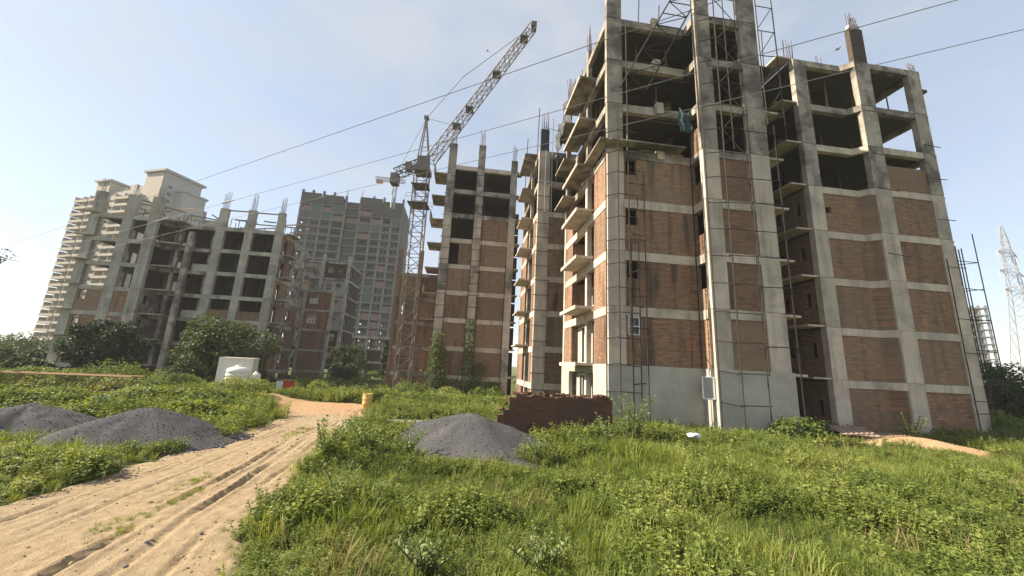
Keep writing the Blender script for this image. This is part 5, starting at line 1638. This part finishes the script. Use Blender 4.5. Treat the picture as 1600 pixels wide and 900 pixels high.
# -- creepers on the bank and far verges
cpts = []
x, y = sample(7000, -34, -10.5, 13.5, 31, lambda x, y: off_road(x, y) * (.15 + .85 * sstep(.38, .50, fbm(x, y, .5, 3))) * sstep(-1.0, -2.0, x - np.interp(y, *ROAD_L))); cpts += rows(x, y, .6, 1.35, 3, -.05, .25, lambda x, y: low_here(x, y) * (.6 + .9 * sstep(.40, .62, fbm(x + 3, y, .6, 3))))
x, y = sample(700, -9, 2, 25.5, 39, lambda x, y: off_road(x, y) * .8); cpts += rows(x, y, .9, 1.8, 3, -.05)
x, y = sample(2600, -4, 34, 4, 18.5, lambda x, y: off_road(x, y) * sstep(.50, .60, fbm(x - 11, y + 4, .6, 4)) * .8); cpts += rows(x, y, .24, .55, 3, -.03, .2)
x, y = sample(260, -20, -8, 5, 12, lambda x, y: off_road(x, y) * .5); cpts += rows(x, y, .35, .8, 3, -.05, .2)
x, y = sample(300, 24, 40, 15, 30, lambda x, y: x * 0 + .9); cpts += rows(x, y, .8, 1.6, 3, -.05)
x, y = sample(900, -60, 60, 34, 90, lambda x, y: x * 0 + .6); cpts += rows(x, y, 1.6, 3.0, 3, -.05)
creep_me = [bush_clump(40 + i, 420, .6, .6, .085).mesh('creeper_clump', 'creeper') for i in range(3)]
scatter('ground_creepers', 'mounds of leafy creeper along the verge and the bank', creep_me, cpts)

# -- trees: trunk, limbs, crown of many leaves
def tree(name, label, cat, loc, h, rx, ry, n, L, mat='tree', seed=0, trunk=.2, base=.12, group=None, open_=.25):
    rs = random.Random(seed)
    t = thing(name, label, cat, loc, rs.uniform(0, 6), group)
    m = MB()
    m.tube([(0, 0, -.3), (.08, .02, h * .18), (rs.uniform(-.2, .2), rs.uniform(-.2, .2), h * .5), (rs.uniform(-.3, .3), rs.uniform(-.3, .3), h * .82)], [trunk, trunk * .8, trunk * .5, trunk * .15], 8)
    lobes = []
    nl = 18
    for i in range(nl):
        a = i * 2.4 + rs.uniform(-.4, .4)
        zz = h * (base + (.92 - base) * ((i + .5) / nl))
        q = (zz / h - base) / (1 - base)
        prof = math.sin(math.pi * min(1, .15 + .75 * q)) ** .7
        rr_ = prof * rs.uniform(.45, .85)
        lx, ly = rx * rr_ * math.cos(a), ry * rr_ * math.sin(a)
        m.tube([(0, 0, h * (.15 + .5 * q)), (lx * .5, ly * .5, (h * (.15 + .5 * q) + zz) / 2 + .1), (lx, ly, zz)], [trunk * .35, trunk * .2, .015], 5)
        lobes.append((lx, ly, zz, rs.uniform(.24, .42) * (rx + ry) / 2 * (.6 + .5 * prof)))
    m.build('trunk', 'bark', t)
    m = MB()
    for i in range(n):
        lx, ly, lz, lr = lobes[i % nl]
        v = Vector((rs.gauss(0, 1), rs.gauss(0, 1), rs.gauss(0, .85))).normalized() * lr * (rs.random() ** open_)
        s_ = L * rs.uniform(.6, 1.3)
        put_leaf(m, (lx + v.x, ly + v.y, max(lz + v.z * .9, .1)), math.atan2(v.y, v.x) + rs.uniform(-1.2, 1.2), rs.uniform(-.3, .9), rs.uniform(-.7, .7), s_, s_ * rs.uniform(.25, .42), .2, .3)
    m.build('crown', mat, t)
    return t
tree('tree', 'big dark rounded tree behind the white site cabin', 'tree', (-26.6, 35.2, -.9), 6.7, 4.4, 3.4, 15000, .26, 'tree', 1, .22, .06)
tree('tree', 'feathery dark green tree before the left end of the grey block', 'tree', (-38.6, 36.2, -.6), 6.0, 2.9, 2.6, 9000, .28, 'tree', 2, .18, .06)
tree('tree', 'dark tree at the right edge beyond the brick wing', 'tree', (36.4, 26.5, 0), 5.0, 3.2, 3.0, 9000, .22, 'tree', 3, .18, .05)
tree('tree', 'lower dark bush tree between the scaffold and right edge tree', 'tree', (33.2, 26.0, 0), 3.3, 2.4, 2.2, 5000, .20, 'tree', 4, .12, .04)
for i, (x, y, h, rx) in enumerate(((-66, 50, 2.9, 3.6), (-59, 48, 2.3, 2.8), (-78, 60, 4.2, 5), (-47.5, 38, 1.9, 2.0))):
    tree('tree', ['hazy low tree at the far left edge of the view', 'small hazy tree just left of the grey block', 'taller hazy tree in the far left row', 'shrubby tree at the foot of the first bare column'][i], 'tree', (x, y, -.6), h, rx, rx * .8, 4500, .34, 'tree_far', 10 + i, .16, .03, 'far left trees')
for i, (x, y, h, rx) in enumerate(((-27.0, 62, 6.5, 2.2), (-20.5, 66, 8.0, 1.8), (-25, 58, 3.4, 2.6), (-17.5, 60, 3.0, 2.4), (-31, 75, 7, 3))):
    tree('tree', ['slim young tree beyond the road end', 'tall narrow creeper-clad tree before the podium frame', 'bushy tree beyond the red and white box', 'low bush tree right of the narrow tree at the podium', 'pale tree standing farther back by the far tower'][i], 'tree', (x, y, -1.3), h, rx, rx * .8, 3800, .32, 'tree_far', 20 + i, .14, .06, 'trees beyond the road end')
# leafy branch reaching in from a tree just outside the left edge
t = thing('tree', 'tree outside the left edge whose leafy branch tip shows', 'tree', (-36.3, 19.8, 0))
m = MB(); m.tube([(0, 0, 0), (.1, 0, 4), (.3, .3, 8.2), (.2, .4, 10.6)], [.22, .17, .1, .03], 8)
m.tube([(.25, .25, 7.2), (1.7, 1.8, 8.1), (3.1, 3.1, 8.2), (4.0, 4.0, 8.0)], [.07, .05, .03, .01], 6)
m.build('trunk', 'bark', t)
m = MB(); rs = random.Random(77)
for i in range(2600):
    if i < 170:
        c0 = Vector((3.1, 3.0, 8.15)); v = Vector((rs.gauss(0, .45), rs.gauss(0, .45), rs.gauss(0, .32)))
    else:
        c0 = Vector((0, 0, 8.8)); v = Vector((rs.gauss(0, 1.1), rs.gauss(0, 1.1), rs.gauss(0, .9)))
    s_ = rs.uniform(.12, .26)
    put_leaf(m, c0 + v, rs.uniform(0, 6.28), rs.uniform(-.3, .9), rs.uniform(-.7, .7), s_, s_ * .3)
m.build('crown', 'tree', t)

# -- milkweed plants with large leaves, each leaf a piece
big_leaf = [MB().add([tuple(p) for p in leaf_pts(1.0, w, .3, .25)], LEAF_F).mesh('leaf', 'milkweed') for w in (.27, .31)]
for me in big_leaf: pass
def milkweed(label, loc, stems, h, spread, L, seed):
    rs = random.Random(seed)
    t = thing('milkweed_plant', label, 'plant', loc, 0, 'broad leaved milkweed plants')
    for s_ in range(stems):
        a = s_ * 2.4 + rs.uniform(-.4, .4)
        sp = spread * rs.uniform(.3, 1.0); hh = h * rs.uniform(.65, 1.05)
        tip = Vector((sp * math.cos(a), sp * math.sin(a), hh))
        f = lambda q: Vector((tip.x * q ** 1.3, tip.y * q ** 1.3, tip.z * q))
        MB().tube([f(q) - (Vector((0, 0, .1)) if q == 0 else Vector()) for q in (0, .35, .7, 1)], [.018, .015, .012, .006], 5).build('stem', 'stem', t)
        for k in range(7):
            q = .3 + .7 * k / 6
            for d in (0, 1):
                o = link('leaf', big_leaf[(k + d) % 2], t)
                p = f(q)
                o.location = p
                o.rotation_euler = Euler((rs.uniform(-.25, .25), rs.uniform(-.75, -.1) - .35 * (k / 6), a + k * 1.57 + d * math.pi + rs.uniform(-.3, .3)), 'XYZ')
                sc = L * rs.uniform(.75, 1.15) * (1 - .35 * (k / 6))
                o.scale = (sc, sc, sc)
    return t
milkweed('broad leaved plant at the road edge, first from the track', (-4.95, 11.0, 0), 12, 1.25, .8, .20, 1)
milkweed('broad leaved plant just right of the first road edge plant', (-4.0, 11.7, 0), 10, 1.1, .7, .20, 2)
milkweed('broad leaved plant in front of the grey gravel spur', (-2.9, 11.9, 0), 9, .95, .7, .18, 3)
milkweed('tall pale broad leaved shrub against the end of the low wall', (4.75, 14.5, .1), 22, 1.85, .95, .20, 4)
milkweed('pale broad leaved shrub leaning at the foot of the wall shrub', (3.6, 13.6, .15), 12, 1.2, .8, .18, 5)
milkweed('lone broad leaved plant in front of the brick wing columns', (19.9, 19.0, .05), 14, 1.5, .8, .20, 6)
milkweed('broad leaved plant among weeds at the right foot of the gravel heap', (1.0, 11.9, .1), 8, .85, .6, .17, 7)
milkweed('broad leaved plant low at the bottom edge of the picture', (-1.0, 5.7, 0), 11, .6, .5, .13, 8)
milkweed('broad leaved plant at bottom edge right of the other one', (.6, 6.0, 0), 11, .55, .5, .12, 9)
milkweed('dark broad leaved plant half way along the road edge', (-3.3, 8.3, 0), 7, .75, .5, .14, 10)

# -- creepers climbing the middle block
m = MB(); rs = random.Random(31)
for cu, w, hh in ((.75, .55, 7.5), (4.2, .5, 9.0), (1.5, .5, 6.0), (5.4, 1.0, 4.5), (2.6, 1.2, 2.8), (7.2, .8, 2.6)):
    for _ in range(900):
        q = rs.random() ** 1.5
        x_, y_, z_ = local(B, cu + rs.gauss(0, w) * (1 - .6 * q), -.28 - abs(rs.gauss(0, .22)) * (1 - .5 * q), BB + q * hh)
        s_ = rs.uniform(.12, .26)
        put_leaf(m, (x_, y_, z_), rs.uniform(0, 6.28), rs.uniform(0, 1.2), rs.uniform(-.6, .6), s_, s_ * .4)
o = m.build('ivy', 'creeper'); tag(o, 'ragged green ivy climbing the foot of the middle block', 'ivy')
# woody bushes on the far side of the road end
for i, (x, y, z, h, r_) in enumerate(((-1.5, 30.5, -.9, 2.0, 1.5), (-5.0, 32.0, -1.0, 1.8, 1.6), (-8.4, 33.0, -1.1, 2.2, 1.5), (-13.5, 33.5, -1.1, 1.6, 1.6), (-23.6, 27.5, .0, 1.2, 1.2), (-17.3, 26.6, .0, 1.0, 1.2), (-26.5, 26, .2, 1.5, 2.0), (-16.4, 23.6, .25, 1.1, 1.5), (28.4, 22.5, 0, 1.6, 1.5), (13.0, 17.4, 0, 1.2, 1.1))):
    tree('bush', ['round bush below the bright side of the middle block', 'loose bush at the foot of the middle block right bay', 'taller bush at the foot of the middle block left column', 'low bush beneath the crane mast', 'leafy bush at the left corner of the white site cabin', 'low bush to the right of the water tanks', 'wide bush left of the site cabin', 'bush at the bend of the track', 'bush at the right corner of the brick wing', 'bush in the dark gap between tower and wing'][i], 'bush',
         (x, y, z), h, r_, r_, 2600, .13 if y < 30 else .17, 'creeper', 50 + i, .05, .05, 'bushes around the site', .35)

# ================================================================== air
hz = MB().box(-2600, 2600, -1600, 3100, -3.2, 84).build('haze', None)
g = G('summer_haze')
pv = g.n("VolumePrincipled")
pv.inputs['Color'].default_value = (.95, .96, 1.0, 1)
pv.inputs['Density'].default_value = 0.0004
pv.inputs['Anisotropy'].default_value = 0.0
g.link(pv.outputs[0], g.out.inputs['Volume'])
hz.data.materials.append(g.m)
tag(hz, 'thin warm summer haze hanging over the whole site', None, None, 'stuff')
